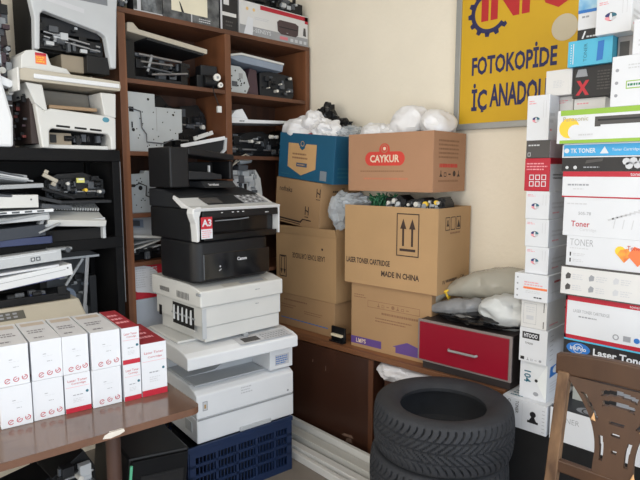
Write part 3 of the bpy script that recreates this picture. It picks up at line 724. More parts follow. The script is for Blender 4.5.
def b5(g, FD, w, d, h):
    F = FD['F']; g.bars(F, .01, h*.1, .014, h*.9, 8, WHITE, 2); g.line(F, (.02, h*.1), (.02, h*.9), .003, WHITE)
    g.poly(F, [(w*.66, h*.12), (w*.8, h*.15), (w*.82, h*.88), (w*.68, h*.86)], BLUEP); g.text(F, 'TONER', w*.44, h*.15, .012, TEAL, w=h*.7, rot=90)
A('bright cyan carton lying on the black carton with the red X', 2.265, .905, .745, 1.9525, 2.048, .20, {'*': CYAN}, b5)
A('flat black carton with a white scribble mark, on the bright cyan one', 2.285, .882, .803, 2.0485, 2.09, .15, {'*': BLACKP}, lambda g, FD, w, d, h: (g.line(FD['F'], (.02, h*.2), (.03, h*.85), .006, WHITE), g.bars(FD['F'], .035, h*.2, .07, h*.5, 1, LGREY, 3)))
def b7(g, FD, w, d, h):
    F = FD['F']; g.rect(F, 0, h*.48, w, h, SPLAT); g.rect(F, 0, h*.47, w, h*.56, BLUEP, 2); g.bars(F, .015, h*.3, .05, h*.42, 1, GREYT, 5); g.bars(F, .07, h*.02, .075, h*.4, 4, GREYT, 5)
A('white carton with a blue splash print, at the very top left of the boxes', 2.285, .882, .804, 2.0905, 2.22, .15, {}, b7)
def b8(g, FD, w, d, h):
    logo(g, FD, w, d, h)
A('white cube carton with an oval logo, perched highest on the stack', 2.235, .798, .677, 2.0485, 2.178, .17, {}, b8)
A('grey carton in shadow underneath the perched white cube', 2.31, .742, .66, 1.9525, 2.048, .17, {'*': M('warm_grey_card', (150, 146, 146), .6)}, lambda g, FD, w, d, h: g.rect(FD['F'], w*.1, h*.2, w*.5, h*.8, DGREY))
def b10(g, FD, w, d, h):
    F = FD['F']; 
    for i in range(3): g.disc(F, w*.12, h*(.22+.25*i), .006, GREYT, 1, 8)
    g.rect(F, w*.32, h*.34, w*.98, h*.5, GREENP); g.rect(F, w*.34, h*.36, w*.96, h*.48, WHITE, 2); g.bars(F, w*.36, h*.37, w*.95, h*.47, 1, M('deep_green_ink', (40, 120, 90), .6), 4, 3); g.bars(F, w*.35, h*.72, w*.7, h*.84, 2, LGREY, 7)
L_('large white carton with a green framed line, on the green-striped carton', 2.16, .708, .555, 1.778, 1.95, .092, {}, b10)
def b11(g, FD, w, d, h): g.rect(FD['F'], w*.45, h*.6, w*.75, h*.85, NAVY); g.bars(FD['F'], w*.2, h*.2, w*.8, h*.45, 2, LGREY, 3)
A('pale carton at the right edge, above the large white one with green line', 2.165, .648, .555, 1.9505, 2.066, .09, {}, b11)
def dk(g, FD, w, d, h): g.rect(FD['F'], .004, .01, .03, h*.5, BLUEP); g.bars(FD['F'], .01, h*.6, .08, h*.8, 2, LGREY, 3)
L_('dark navy carton on the black cloth at the right edge of the photo', 2.205, .51, .30, .4705, .60, .28, {'*': M('dark_navy_card', (34, 46, 78), .5)}, dk)

# ------------------------------------------------------------------ toner boxes on the work table
def white_toner(g, FD, w, d, h):
    F = FD['F']
    for i in range(3):
        c = w*(.30+.27*i); v = h*(.13+.02*i); g.ring(F, c, v, .0085, .0022, REDF, 1, 20+60*i, 330+60*i); g.line(F, (c-.004, v-.002), (c+.004, v+.003), .002, REDF)
    g.bars(F, w*.38, h*.63, w*.52, h*.665, 1, GREYT, 3); g.bars(F, w*.38, h*.58, w*.72, h*.60, 1, LGREY, 3); g.bars(F, w*.5, h*.44, w*.68, h*.47, 1, GREYT, 3)
    T = FD['T']; g.rect(T, 0, 0, w, d, M('shaded_box_top', (202, 203, 208), .5), 1)  # white tops coloured greyer, shade from the low front light painted in
    g.bars(T, w*.15, d*.35, w*.8, d*.55, 2, M('grey_top_print', (120, 116, 124), .5), 3, 2); g.bars(T, w*.2, d*.1, w*.6, d*.2, 1, M('grey_top_print', (120, 116, 124), .5), 5, 2); g.rect(T, w*.1, d*.75, w*.9, d*.9, M('beige_top_print', (186, 172, 158), .5), 2)
    g.disc(FD['L'], d*.9, h*.1, .005, REDF, 1, 8)
def red_toner(g, FD, w, d, h):
    F = FD['F']; b = .11 if h < .16 else .10
    g.rect(F, 0, 0, w, h*b*1.15, REDF); g.line(F, (w*.04, h*.66), (w*.96, h*.66), .0012, PINK)
    g.text(F, 'Laser Toner', w*.12, h*.80, h*.062 if h < .16 else h*.045, RED, w=w*.76); g.text(F, 'Cartridge', w*.26, h*.71, h*.062 if h < .16 else h*.045, RED, w=w*.56)
    g.bars(F, w*.3, h*.42, w*.72, h*.47, 1, GREYT, 3); g.bars(F, w*.3, h*.25, w*.75, h*.37, 3, LGREY, 4)
    g.disc(F, w*.86, h*.5, .005, TEAL, 1, 10)
    T = FD['T']; g.rect(T, 0, 0, w, d, M('red_box_top', (150, 40, 50), .5), 1); g.bars(T, w*.1, d*.2, w*.9, d*.8, 3, PINK, 6, 2)
def tbox(label, px, py, w, h, z, kind, gname, dep=.28, jit=0):
    o = carton('toner_box', label, w, dep, h, {}, white_toner if kind == 'w' else red_toner, gname, .0015)
    a = R(-8.5+jit); o.rotation_euler = (0, 0, a)
    o.location = (px+math.cos(a)*w/2-math.sin(a)*dep/2, py+math.sin(a)*w/2+math.cos(a)*dep/2, z); return o
xs = [(.480, 1.903, .091), (.5735, 1.893, .093), (.669, 1.877, .082), (.7535, 1.856, .097), (.8565, 1.835, .060)]
lo = [('lower white toner box at the far left of the table row', 'w'), ('lower white toner box second from the left in the table row', 'w'), ('lower toner box with a red foot, between white boxes in the table row', 'r'),
      ('lower white toner box fourth from the left, beside the red-footed boxes', 'w'), ('lower narrow toner box with a red foot and dark dot', 'r')]
up = [('upper white toner box at the far left of the table row', 'w'), ('upper white toner box second from the left in the table row', 'w'), ('upper white toner box standing on the wide red-footed one', 'w'),
      ('upper white toner box fourth from the left in the table row', 'w'), ('upper narrow toner box with a red foot and red top', 'r')]
for i, (x, y, w) in enumerate(xs):
    tbox(lo[i][0], x, y, w, .134, .7405, lo[i][1], 'toner boxes on the work table')
    tbox(up[i][0], x+(.002 if i % 2 else -.001), y+(0 if i else .004), w, .132, .875, up[i][1], 'toner boxes on the work table', jit=(0, .6, -.5, .4, 0)[i])
tbox('tall single toner box with a red foot at the right end of the table row', .9195, 1.826, .093, .196, .7405, 'r', 'toner boxes on the work table')
# ------------------------------------------------------------------ wall sign
t = thing('shop_sign', 'yellow shop sign with navy and red lettering on the cream wall', 'sign', (2.62, 1.09, 1.765))
W_, H_ = 1.04, .82
g = G(); F = FL(-.0205, W_/2, 0)
G().box(-.02, -.001, -W_/2+.03, W_/2-.03, .03, H_-.03, SYEL).build('sign_board', t)
f = G()
f.box(-.028, -.001, W_/2-.03, W_/2, 0, H_, ALU); f.box(-.028, -.001, -W_/2, -W_/2+.03, 0, H_, ALU)
f.box(-.028, -.001, -W_/2+.0301, W_/2-.0301, 0, .03, ALU); f.box(-.028, -.001, -W_/2+.0301, W_/2-.0301, H_-.03, H_, ALU)
f.build('sign_frame', t, .002)
l_ = G()
U = lambda y: 1.09+W_/2-y            # wall y -> distance from the sign's left edge
V = lambda z: z-1.765
l_.text(F, 'FOTOKOPİDE', U(1.515), V(2.03), .118, SNAVY, w=.428, bold=.03)
l_.build('navy_lettering', t)['label'] = 'upper line of navy lettering'
l_ = G(); l_.text(F, 'İÇ', U(1.512), V(1.832), .160, SNAVY, w=.085, bold=.03); l_.text(F, 'ANADOLU', U(1.412), V(1.868), .112, SNAVY, w=.318, bold=.03)
l_.build('navy_lettering', t)['label'] = 'lower line of navy lettering'
l_ = G()
l_.text(F, 'INFO', U(1.472), V(2.282), .21, SRED, w=.465, bold=.045)
l_.build('red_lettering', t)['label'] = 'red lettering'
l_ = G(); cu, cv = U(1.428), V(2.325)
l_.ring(F, cu, cv, .1, .021, SNAVY, 1, 120, 322, 30)
for a in range(130, 322, 27):
    c, s = math.cos(R(a)), math.sin(R(a)); q = lambda r, o: (cu+r*c-o*s, cv+r*s+o*c)
    l_.poly(F, [q(.098, -.014), q(.116, -.010), q(.116, .010), q(.098, .014)], SNAVY)
l_.build('gear_emblem', t)['label'] = 'navy half gear emblem'
l_ = G(); l_.disc(F, U(1.06), V(2.19), .058, SGREY, 2, 28); l_.build('round_sticker', t)['label'] = 'pale round sticker'

# ------------------------------------------------------------------ tyres
def tyre_mesh(Ro=.284, Wd=.208, N=720, seed=0):
    prof = []                                            # (radius, z, tread?)
    hw = Wd/2; tw = .078
    ins = [(.178, -.062), (.205, -.085), (.235, -.092), (.254, -.078), (.260, -.05), (.260, .05), (.254, .078), (.24, .092), (.205, .085), (.178, .062)]
    left = [(.174, -.078), (.186, -.090), (.200, -.097), (.214, -hw+.003), (.236, -hw), (.256, -hw+.003), (.268, -hw+.008), (.275, -hw+.016)]
    right = [(r, -z) for r, z in reversed(left)]
    rows = 30
    tread = [(Ro-.006*(abs(-1+2*i/rows))**3, -tw+2*tw*i/rows) for i in range(rows+1)]
    P = [(r, z, None) for r, z in left]+[(r, z, -1+2*i/rows) for i, (r, z) in enumerate(tread)]+[(r, z, None) for r, z in right]+[(r, z, None) for r, z in reversed(ins)]
    n = len(P); vs = []
    for j in range(N):
        a = 2*math.pi*j/N
        for r, z, v in P:
            if v is not None:
                d = 0
                av = abs(v)
                ph = (a*60/(2*math.pi)+2.6*(1-av)**1.4) % 1
                if av > .06 and ph < .20: d = .011
                if .52 < av < .60: d = .010
                if av < .05: d = .009
                r = r-d
            elif r > .266 and z*z > .005 and r < .278:
                ph = (a*60/(2*math.pi)) % 1
                if ph < .20 and r > .272: r -= .003
            vs.append((r*math.cos(a), r*math.sin(a), z+hw))
    fs = [(j*n+i, ((j+1) % N)*n+i, ((j+1) % N)*n+(i+1) % n, j*n+(i+1) % n) for j in range(N) for i in range(n)]
    g = G(); g.add(vs, fs, RUBBER)
    for sgn in (0, 1):                                   # raised rings on both sidewalls
        pass
    return g
tg = tyre_mesh()
t0 = solo(tg, 'car_tyre', 'topmost black tyre of the stack of three in front of the red drawer', 'tyre', (1.922, 1.205, .4175), 12, 'stack of car tyres', smooth=32)
for dx, dy, z, rz, lb in ((-.008, .012, .2088, 77, 'middle black tyre of the stack of three'), (-.012, .03, .0003, 140, 'bottom black tyre of the stack, on the floor')):
    c = t0.copy(); COL.objects.link(c); c.location = (1.922+dx, 1.205+dy, z); c.rotation_euler = (0, 0, R(rz)); c['label'] = lb

# ------------------------------------------------------------------ white boards on the floor
GP = 'white boards lying along the cabinet'
def plank(label, x, y, z, w, th, ln, rz, m, tilt=0, g_=GP):
    g = G(); g.box(-w/2, w/2, -ln/2, ln/2, 0, th, m)
    g.box(-w/2+.004, w/2-.004, -ln/2-.001, ln/2+.001, th*.35, th*.65, PLANK2)
    return solo(g, 'white_board', label, 'board', (x, y, z), rz, g_, .0025, tilt=(0, tilt))
plank('narrow white board on edge against the cabinet, the highest of the pile', 2.122, 2.10, .0005, .022, .105, 1.14, -2.6, PLANK)
plank('broad dull white board leaning beside the highest one', 2.070, 2.09, .0005, .066, .07, 1.12, -2.2, PLANK2)
plank('white board lying flat beyond the dark gap, in the middle of the pile', 1.992, 2.08, .0005, .044, .05, 1.1, -1.8, PLANK)
plank('thin white board lying askew nearest the viewer', 1.942, 2.03, .0005, .026, .04, .9, -3.2, PLANK)

# ------------------------------------------------------------------ wooden chair
ch = thing('wooden_chair', 'worn brown wooden chair with a slotted splat back at the bottom right', 'chair', (1.72, .50, 0), -90)
ch['label'] = 'worn brown wooden chair with a pierced splat back in front of the toner boxes'
# local: +x runs to the viewer's right, -y faces the viewer; back leans to +y with height
def lean(z): return .0+.11*(z-.45) if z > .45 else 0
def bar(pts, w, d, m, name, par=ch, bev=.004):
    g = G(); rows = []
    for (x, z, ww) in pts:
        y = lean(z); rows.append([(x-ww/2, y-d/2, z), (x+ww/2, y-d/2, z), (x+ww/2, y+d/2, z), (x-ww/2, y+d/2, z)])
    n = len(rows); vs = [p for r in rows for p in r]
    fs = [(0, 3, 2, 1), tuple(4*(n-1)+i for i in range(4))]+[(4*i+j, 4*i+(j+1) % 4, 4*i+4+(j+1) % 4, 4*i+4+j) for i in range(n-1) for j in range(4)]
    g.add(vs, fs, m); return g.build(name, par, bev)
bar([(-.18, 0, .035), (-.178, .45, .038), (-.166, .92, .036)], 0, .03, CHWORN, 'rear_leg')['label'] = 'left back post with worn finish'
bar([(.18, 0, .035), (.178, .45, .038), (.166, .92, .036)], 0, .03, CHWORN, 'rear_leg')
g = G(); rows = []
for i in range(13):                                     # top rail, slightly crowned and bowed
    x = -.195+.39*i/12; cr = .018*(1-(x/.195)**2); y = lean(.95)-.012*(x/.195)**2*-1-.004
    lo_, hi_ = .905+.006*math.cos(x*30)*0+.014*(1-(x/.195)**2), .972+cr
    rows.append([(x, y-.016, lo_), (x, y-.016, hi_), (x, y+.016, hi_), (x, y+.016, lo_)])
vs = [p for r in rows for p in r]; n = len(rows)
g.add(vs, [(0, 1, 2, 3), tuple(4*(n-1)+3-i for i in range(4))]+[(4*i+j, 4*i+4+j, 4*i+4+(j+1) % 4, 4*i+(j+1) % 4) for i in range(n-1) for j in range(4)], CHW)
g.build('top_rail', ch, .005)
bar([(-.17, .595, .001), (-.17, .5951, .001)], 0, .001, CHW, 'x') if False else None
g = G(); y = lean(.625); g.box(-.163, .163, y-.011, y+.011, .60, .64, CHW); g.build('lower_rail', ch, .004)
# splat: outline with side lobes, built as strips around its slots
def splat():
    bm = bmesh.new()
    def outer(z):                                        # half width by height
        k = (z-.64)/(.91-.64)
        return .045+.012*(1-k)+.115*max(0, (k-.18)/.82)**2.1
    NZ, NX = 80, 60
    holes = []
    def hole(x, z):
        for cz, hx, c in ((.886, .050, .020), (.855, .044, .018), ):
            zz = cz+.006-4.0*x*x
            if abs(x) < hx and abs(z-zz) < .0085: return True
        for cz, hx in ((.80, .020), (.768, .012)):
            zz = cz+2.4*x*x
            if abs(x) < hx and abs(z-zz) < .005: return True
        if abs(x) < .008 and abs(z-.715) < .005: return True
        for s in (-1, 1):
            x0 = s*(outer(z)-.020)
            if .68 < z < .872 and abs(x-x0) < .006 and not .755 < z < .80: return True
        return False
    vid = {}
    quads = []
    g = G()
    top = .912
    for i in range(NZ):
        z0 = .64+(top-.64)*i/NZ; z1 = .64+(top-.64)*(i+1)/NZ; zm = (z0+z1)/2
        for j in range(NX):
            a0 = -1+2*j/NX; a1 = -1+2*(j+1)/NX
            if hole((a0+a1)/2*outer(zm), zm): continue
            quads.append((i, j))
    def pid(i, j, s):
        k = (i, j, s)
        if k not in vid:
            z = .64+(top-.64)*i/NZ; x = (-1+2*j/NX)*outer(z)
            vid[k] = bm.verts.new((x, lean(z)+(-.008 if s == 0 else .008), z))
        return vid[k]
    Q = set(quads)
    for i, j in quads:
        bm.faces.new([pid(i, j, 0), pid(i, j+1, 0), pid(i+1, j+1, 0), pid(i+1, j, 0)])
        bm.faces.new([pid(i, j, 1), pid(i+1, j, 1), pid(i+1, j+1, 1), pid(i, j+1, 1)])
        for (di, dj, a, b) in ((-1, 0, (i, j), (i, j+1)), (1, 0, (i+1, j+1), (i+1, j)), (0, -1, (i+1, j), (i, j)), (0, 1, (i, j+1), (i+1, j+1))):
            if (i+di, j+dj) not in Q:
                bm.faces.new([pid(*a, 1), pid(*b, 1), pid(*b, 0), pid(*a, 0)])
    me = bpy.data.meshes.new('splat'); bm.to_mesh(me); bm.free(); me.materials.append(CHW)
    o = bpy.data.objects.new('splat', me); COL.objects.link(o); o.parent = ch; return o
sp = splat()
for x, z in ((-.068, .80), (.068, .80), (.055, .655)):
    y = lean(z)-.011
    g = G(); g.add([(x-.006, y, z-.004), (x+.010, y, z-.006), (x+.004, y, z+.022), (x, y-.008, z+.004), (x+.002, y+.004, z+.002)], [(0, 1, 3), (1, 2, 3), (2, 0, 3), (0, 4, 1), (1, 4, 2), (2, 4, 0)], RAWW)
    g.build('splinter', sp)['label'] = 'pale broken splinter'
g = G(); g.prism([(-.20, -.40), (.20, -.40), (.185, -.01), (-.185, -.01)], 'z', .435, .458, CHW); g.build('seat', ch, .006)
g = G()
for a in ((-.165, .165, -.375, -.355), (-.165, .165, -.05, -.03)): g.box(*a, .38, .434, CHW)
for x in (-.175, .155): g.box(x, x+.02, -.354, -.051, .38, .434, CHW)
g.build('apron', ch, .002)
for x in (-.18, .18): G().cyl((x, -.365, 0), (x, -.365, .434), .014, CHW, .019).build('front_leg', ch, smooth=40)

# ------------------------------------------------------------------ blue crate
cr = thing('plastic_crate', 'dark blue slotted plastic crate on the floor under the printer tower', 'crate', (1.605, 2.33, 0), -7)
cw, cd, chh = .57, .44, .288
g = G()
def wall(o, u, ln, n):                                   # slotted wall
    o = Vector(o); u = Vector(u); v = Vector((-u.y, u.x, 0))*.006
    def b(a0, a1, z0, z1):
        P = [o+u*a0-v, o+u*a1-v, o+u*a1+v, o+u*a0+v]
        g.add([p+Vector((0, 0, z0)) for p in P]+[p+Vector((0, 0, z1)) for p in P], [(0, 3, 2, 1), (4, 5, 6, 7), (0, 1, 5, 4), (1, 2, 6, 5), (2, 3, 7, 6), (3, 0, 4, 7)], CRATE)
    b(0, ln, .0, .035); b(0, ln, .235, chh)
    for z in (.082, .135, .188): b(0, ln, z, z+.014)
    b(0, .03, .035, .235); b(ln-.03, ln, .035, .235)
    for i in range(1, n):
        a = .03+(ln-.06)*i/n; t_ = .014 if i % 6 == 0 else .0045; b(a-t_/2, a+t_/2, .035, .235)
wall((-cw/2, -cd/2, 0), (1, 0, 0), cw, 28); wall((cw/2, -cd/2, 0), (0, 1, 0), cd, 20); wall((cw/2, cd/2, 0), (-1, 0, 0), cw, 24); wall((-cw/2, cd/2, 0), (0, -1, 0), cd, 20)
g.build('lattice_walls', cr)
G().box(-cw/2+.007, cw/2-.007, -cd/2+.007, cd/2-.007, .002, .012, CRATE).build('base', cr)
g = G(); z = chh
for a in ((-cw/2-.008, cw/2+.008, -cd/2-.008, -cd/2+.006), (-cw/2-.008, cw/2+.008, cd/2-.006, cd/2+.008)): g.box(*a, z-.022, z+.001, CRATE)
for a in ((-cw/2-.008, -cw/2+.006, -cd/2+.007, cd/2-.007), (cw/2-.006, cw/2+.008, -cd/2+.007, cd/2-.007)): g.box(*a, z-.022, z+.001, CRATE)
g.build('rim', cr, .002)
g = G(); g.box(-.22, .22, -.19, .19, 0, .20, BPL2)
solo(g, 'dark_carton', 'dark carton inside the blue slotted crate', 'box', (1.635, 2.33, .0125), -7)

# ------------------------------------------------------------------ bottom copier
cp = thing('photocopier', 'white desktop photocopier at the bottom of the printer tower, on the blue crate', 'photocopier', (1.645, 2.36, .2895), -7)
# local front y=-.25 ; x -.275..+.275
g = G()
g.box(-.272, .274, -.245, .23, .0, .118, WPL)
g.build('cassette_base', cp, .006)
G().box(-.268, .27, -.2475, -.2455, .112, .1185, GPL).build('cassette_gap', cp)
g = G(); g.prism([(-.245, .119), (.23, .119), (.23, .262), (-.16, .262), (-.215, .248), (-.245, .232)], 'x', -.272, .274, WPL)
F = FF(-.272, -.245, 0)
g.rect(F, .03, .155, .055, .20, LGREY, 1); g.frame(F, .03, .155, .055, .20, .003, GREYT, 2); g.rect(F, .038, .165, .047, .185, M('ochre_mark', (170, 140, 90), .6), 2)
g.bars(F, .235, .185, .30, .225, 3, LGREY, 4); g.disc(F, .51, .14, .006, GREYT)
b = g.build('lower_body', cp, .006)
G().box(-.05, .13, -.253, -.2455, .0, .022, LGPL).build('cassette_handle', cp, .003)
for i in range(5): G().box(-.2745, -.2725, -.20+.05*i, -.19+.05*i, .165, .20, DGPL).build('side_vent', cp)
G().box(-.2745, -.2725, -.19, -.12, .04, .09, LGPL).build('side_plate', cp)
# output tray well with its curved guide
g = G(); g.box(-.255, .13, -.20, .20, .2625, .267, LGPL); g.build('output_tray', cp, .001)
g = G(); pts = []
for i in range(15):
    k = i/14; x = -.25+.46*k; pts.append((x, .268+.055*max(0, math.sin((k-.35)*math.pi/.65) if k > .35 else 0)*.9+.012*k))
g.prism([(-.25, .2672)]+pts+[(.21, .2672)], 'y', -.07, .10, LGPL); g.build('paper_guide', cp, smooth=35)
g = G(); g.box(.135, .274, -.24, .23, .2625, .3815, WPL); g.build('side_column', cp, .005)
g = G(); F = FF(.135, -.24, .2625); g.rect(F, .03, .02, .115, .075, LGREY); g.bars(F, .035, .025, .11, .07, 4, BLUEP, 3, 2); g.build('notice_label', cp)['label'] = 'white notice with blue print'
g = G(); g.box(-.26, .134, .11, .23, .2676, .3815, LGPL); g.build('rear_housing', cp, .004)
G().box(.02, .12, -.13, -.09, .352, .381, BPL).build('paper_clamp', cp, .003)
g = G(); g.prism([(-.30, .382), (.24, .382), (.24, .462), (-.18, .462), (-.262, .452), (-.30, .438)], 'x', -.335, .266, WPL)
sc = g.build('scanner_unit', cp, .006)
Fs = Fr((-.34, -.262, .4525), (1, 0, 0), (0, .082, .010))
g = G(); Fp = Fr((-.34, -.30, .42), (1, 0, 0), (0, .038, .016)); 
g.rect(Fs, .28, -.03, .58, .055, LGREY, 2); g.rect(Fs, .31, -.015, .40, .035, DGREY, 3)
r = random.Random(3)
for i in range(9):
    for j in range(3): g.rect(Fs, .42+.016*i, -.018+.022*j, .430+.016*i, -.006+.022*j, GREYT, 3)
g.build('control_panel', cp)['label'] = 'grey control panel with small keys'
g = G(); g.box(-.31, .25, -.14, .21, .4625, .476, WPL2); g.build('document_lid', cp, .007)
g = G(); g.cyl((.0, -.205, .464), (.022, -.205, .470), .017, GPL); g.build('hinge_cap', cp, smooth=40)

# ------------------------------------------------------------------ white printer in the tower
wp = thing('laser_printer', 'off-white laser printer with a side paper slot, third from the top of the tower', 'printer', (1.615, 2.36, .766), -2)
g = G(); g.box(-.205, .232, -.215, .20, 0, .07, WPL2); g.build('cassette', wp, .004)
g = G(); g.prism([(-.222, .072), (.236, .072), (.236, .168), (-.222, .168)], 'y', -.222, .22, WPL2); lb_ = g.build('lower_body', wp, .004)
g = G(); g.prism([(-.235, .17), (.24, .17), (.24, .268), (-.10, .268), (-.16, .262), (-.235, .245)], 'x', -.236, .242, WPL2)
g.build('upper_body', wp, .006)
g = G(); F = FT(-.262, -.235, .268)
g.box(-.05, .20, -.11, .16, .2685, .277, LGPL); g.build('top_tray', wp, .003)
g = G(); Fq = Fr((-.262, -.235, .245), (1, 0, 0), (0, .075, .017)); g.rect(Fq, .16, .012, .42, .05, M('pale_grey_panel', (186, 184, 178), .4), 2); g.rect(Fq, .26, .02, .40, .045, GREYT, 3); g.build('display_panel', wp)
F = FL(-.2225, .22, 0); g = G()
g.box(-.2235, -.2225, -.15, .05, .05, .155, DARKIN)
for i in range(5): g.prism([(-.2237, .07), (-.228, .07), (-.226, .125), (-.2237, .14)], 'y', -.13+i*.04, -.118+i*.04, WPL)
g.box(-.229, -.2238, -.16, .06, .042, .05, WPL2); g.box(-.226, -.2238, -.16, .06, .098, .106, GPL)
g.build('side_paper_slot', wp)['label'] = 'dark side slot with white fingers'
Fv = FL(-.2365, .22, .17)
for q, st_, lo_ in ((.07, .011, .03), (.24, .013, .02)):
    g = G()
    for i in range(9): g.rect(Fv, q+i*st_, lo_, q+.006+i*st_, .052, DGREY, 2)
    g.build('vent_slots', wp)
G().box(-.225, -.2225, .165, .19, .005+.06, .095+.02, BPL).build('power_socket', wp)
g = G(); F = FF(-.262, -.235, .17); g.bars(F, .33, .04, .37, .05, 1, GREYT, 2); g.bars(F, .33, -.03, .36, -.02, 1, GREYT, 2)
g.build('front_marks', wp)
G().box(-.2225+.0, -.2, -.2225, -.216, .02, .16, LGPL).build('front_latch', wp, .001)
G().box(-.246, -.2365, -.238, -.21, .225, .238, GPL).build('cover_catch', wp, .002)

# ------------------------------------------------------------------ black printer marked on its front
bp = thing('inkjet_printer', 'rounded glossy black printer between the A3 printer and the off-white one', 'printer', (1.605, 2.335, 1.0445), -2)
def roundrect(x0, x1, y0, y1, r, n=5):
    pts = []
    for cx, cy, a in ((x1-r, y0+r, -90), (x1-r, y1-r, 0), (x0+r, y1-r, 90), (x0+r, y0+r, 180)):
        for i in range(n+1): pts.append((cx+r*math.cos(R(a+90*i/n)), cy+r*math.sin(R(a+90*i/n))))
    return pts
g = G(); g.prism(roundrect(-.243, .188, -.19, .16, .05), 'z', .0, .192, BPL); g.build('body', bp, .012, 3, smooth=40)
g = G(); g.prism(roundrect(-.20, .184, -.1925, -.17, .01), 'z', .012, .135, BGL); g.build('front_door', bp, .004, smooth=40)
F = FF(-.228, -.1925, 0); g = G(); g.text(F, 'Canon', .215, .088, .016, M('pale_logo', (200, 202, 206), .5), w=.055, bold=.03); g.disc(F, .12, .07, .004, LGREY, 1, 10); g.line(F, (.113, .05), (.126, .058), .003, LGREY); g.build('front_logo', bp)['label'] = 'small pale lettering'

# ------------------------------------------------------------------ A3 multifunction printer on top
ap = thing('multifunction_printer', 'black multifunction printer with white front frame and red A3 tag, topmost of the tower', 'printer', (1.603, 2.355, 1.237), 0)
# local: x -.265..+.25, front y -.215
g = G(); g.box(-.243, .235, -.17, .19, 0, .148, BPL); g.build('body', ap, .006)
g = G(); g.prism([(-.17, .149), (.19, .149), (.19, .235), (.06, .232), (-.06, .205)], 'x', -.248, .225, BPL2); g.build('scanner_deck', ap, .006)
wh = M('tower_white_trim', (206, 208, 210), .35, .03)
# left white column and thin right column, as front-view outlines with depth
col = [(-.262, .130), (-.258, .152), (-.235, .158), (-.215, .158), (-.217, .138), (-.226, .112), (-.226, .03), (-.228, .004), (-.240, .0), (-.242, .05), (-.246, .085), (-.256, .110)]
g = G(); g.prism(col, 'y', -.222, -.171, wh); g.build('white_frame', ap, .004)
g = G(); g.prism([(.228, .15), (.243, .15), (.244, .12), (.242, .01), (.236, .01), (.237, .10), (.233, .13)], 'y', -.222, -.171, wh); g.build('white_frame', ap, .003)
g = G(); g.prism([(-.222, .138), (-.228, .152), (-.17, .160), (-.05, .206), (-.045, .190), (-.12, .150), (-.17, .1495), (-.17, .138)], 'x', -.256, .244, wh); g.build('top_frame', ap, .003)
Fp = Fr((-.262, -.17, .160), (1, 0, 0), (0, .12, .046))
g = G(); g.rect(Fp, .12, .004, .33, .122, BPL2, 2); g.rect(Fp, .115, .02, .215, .085, DGREY, 3); g.rect(Fp, .33, .004, .48, .115, GREYT, 2)
for i in range(6):
    for j in range(4): g.rect(Fp, .345+i*.021, .015+j*.024, .357+i*.021, .029+j*.024, DGREY if (i+j) % 3 else WHITE, 3)
g.build('control_panel', ap)['label'] = 'sloping panel with keypad'
g = G(); g.box(-.211, .233, -.2215, -.171, .104, .1365, BPL); F = FF(-.211, -.2215, .104)
for i in range(3): g.rect(F, .16+i*.03, .022, .172+i*.03, .026, LGREY)
g.bars(F, .36, .01, .39, .02, 1, LGREY, 2); g.rect(F, .10, .022, .11, .026, LGREY)
g.build('front_strip', ap, .004)
g = G(); g.box(-.211, .233, -.175, -.1705, .003, .1035, BGL); g.build('output_slot', ap)
g = G(); g.box(-.20, .225, -.218, -.176, .003, .03, BGL); F = FF(-.2, -.1755, 0)
g.tube([(-.12, -.185, .088), (.02, -.185, .09), (.075, -.187, .094)], .003, GPL); g.build('paper_tray', ap, .002)
g = G(); F = FF(-.235, -.2225, .0)
g.rect(F, .014, .040, .074, .112, RED, 1); g.text(F, 'A3', .019, .070, .032, WHITE, w=.050, k=3, bold=.03)
g.rect(F, .014, .014, .074, .058, WHITE, 2); g.bars(F, .019, .018, .069, .054, 4, PINK, 3, 3); g.build('size_tag', ap)['label'] = 'red and white A3 tag'
g = G(); g.prism([(-.04, .236), (.0, .268), (.19, .275), (.19, .2365)], 'x', -.07, .12, BPL2); bo = g.build('logo_hood', ap, .004)
Fh = Fr((-.09, -.04, .236), (1, 0, 0), (0, .04, .032)); g = G(); g.text(Fh, 'brother', .05, .014, .02, LGREY, w=.06, bold=.03, k=3); g.build('hood_logo', bo)
# raised lid / feeder block behind, hollow towards the front
x0, x1, z0, z1 = -.245, .125, .276, .425
g = G()
g.box(x0, -.145, -.015, .19, .24, z1+.005, BPL)
g.prism([(-.1445, z1+.004), (x1, z1-.025), (x1, z1-.055), (-.1445, z1-.03)], 'y', -.01, .19, BPL)
g.box(x1-.024, x1, .0, .19, .276, z1-.056, BPL); g.box(-.1445, x1-.0205, .15, .19, .276, z1-.06, DARKIN)
g.build('document_feeder', ap, .006)
g = G(); g.prism([(-.14, .277), (.05, .277), (.05, .30), (-.02, .312), (-.14, .318)], 'y', -.005, .14, BPL2); g.build('feeder_tray', ap, .003)
g = G(); g.box(-.01, -.002, .02, .03, .313, .345, LGPL); g.build('feeder_lever', ap)
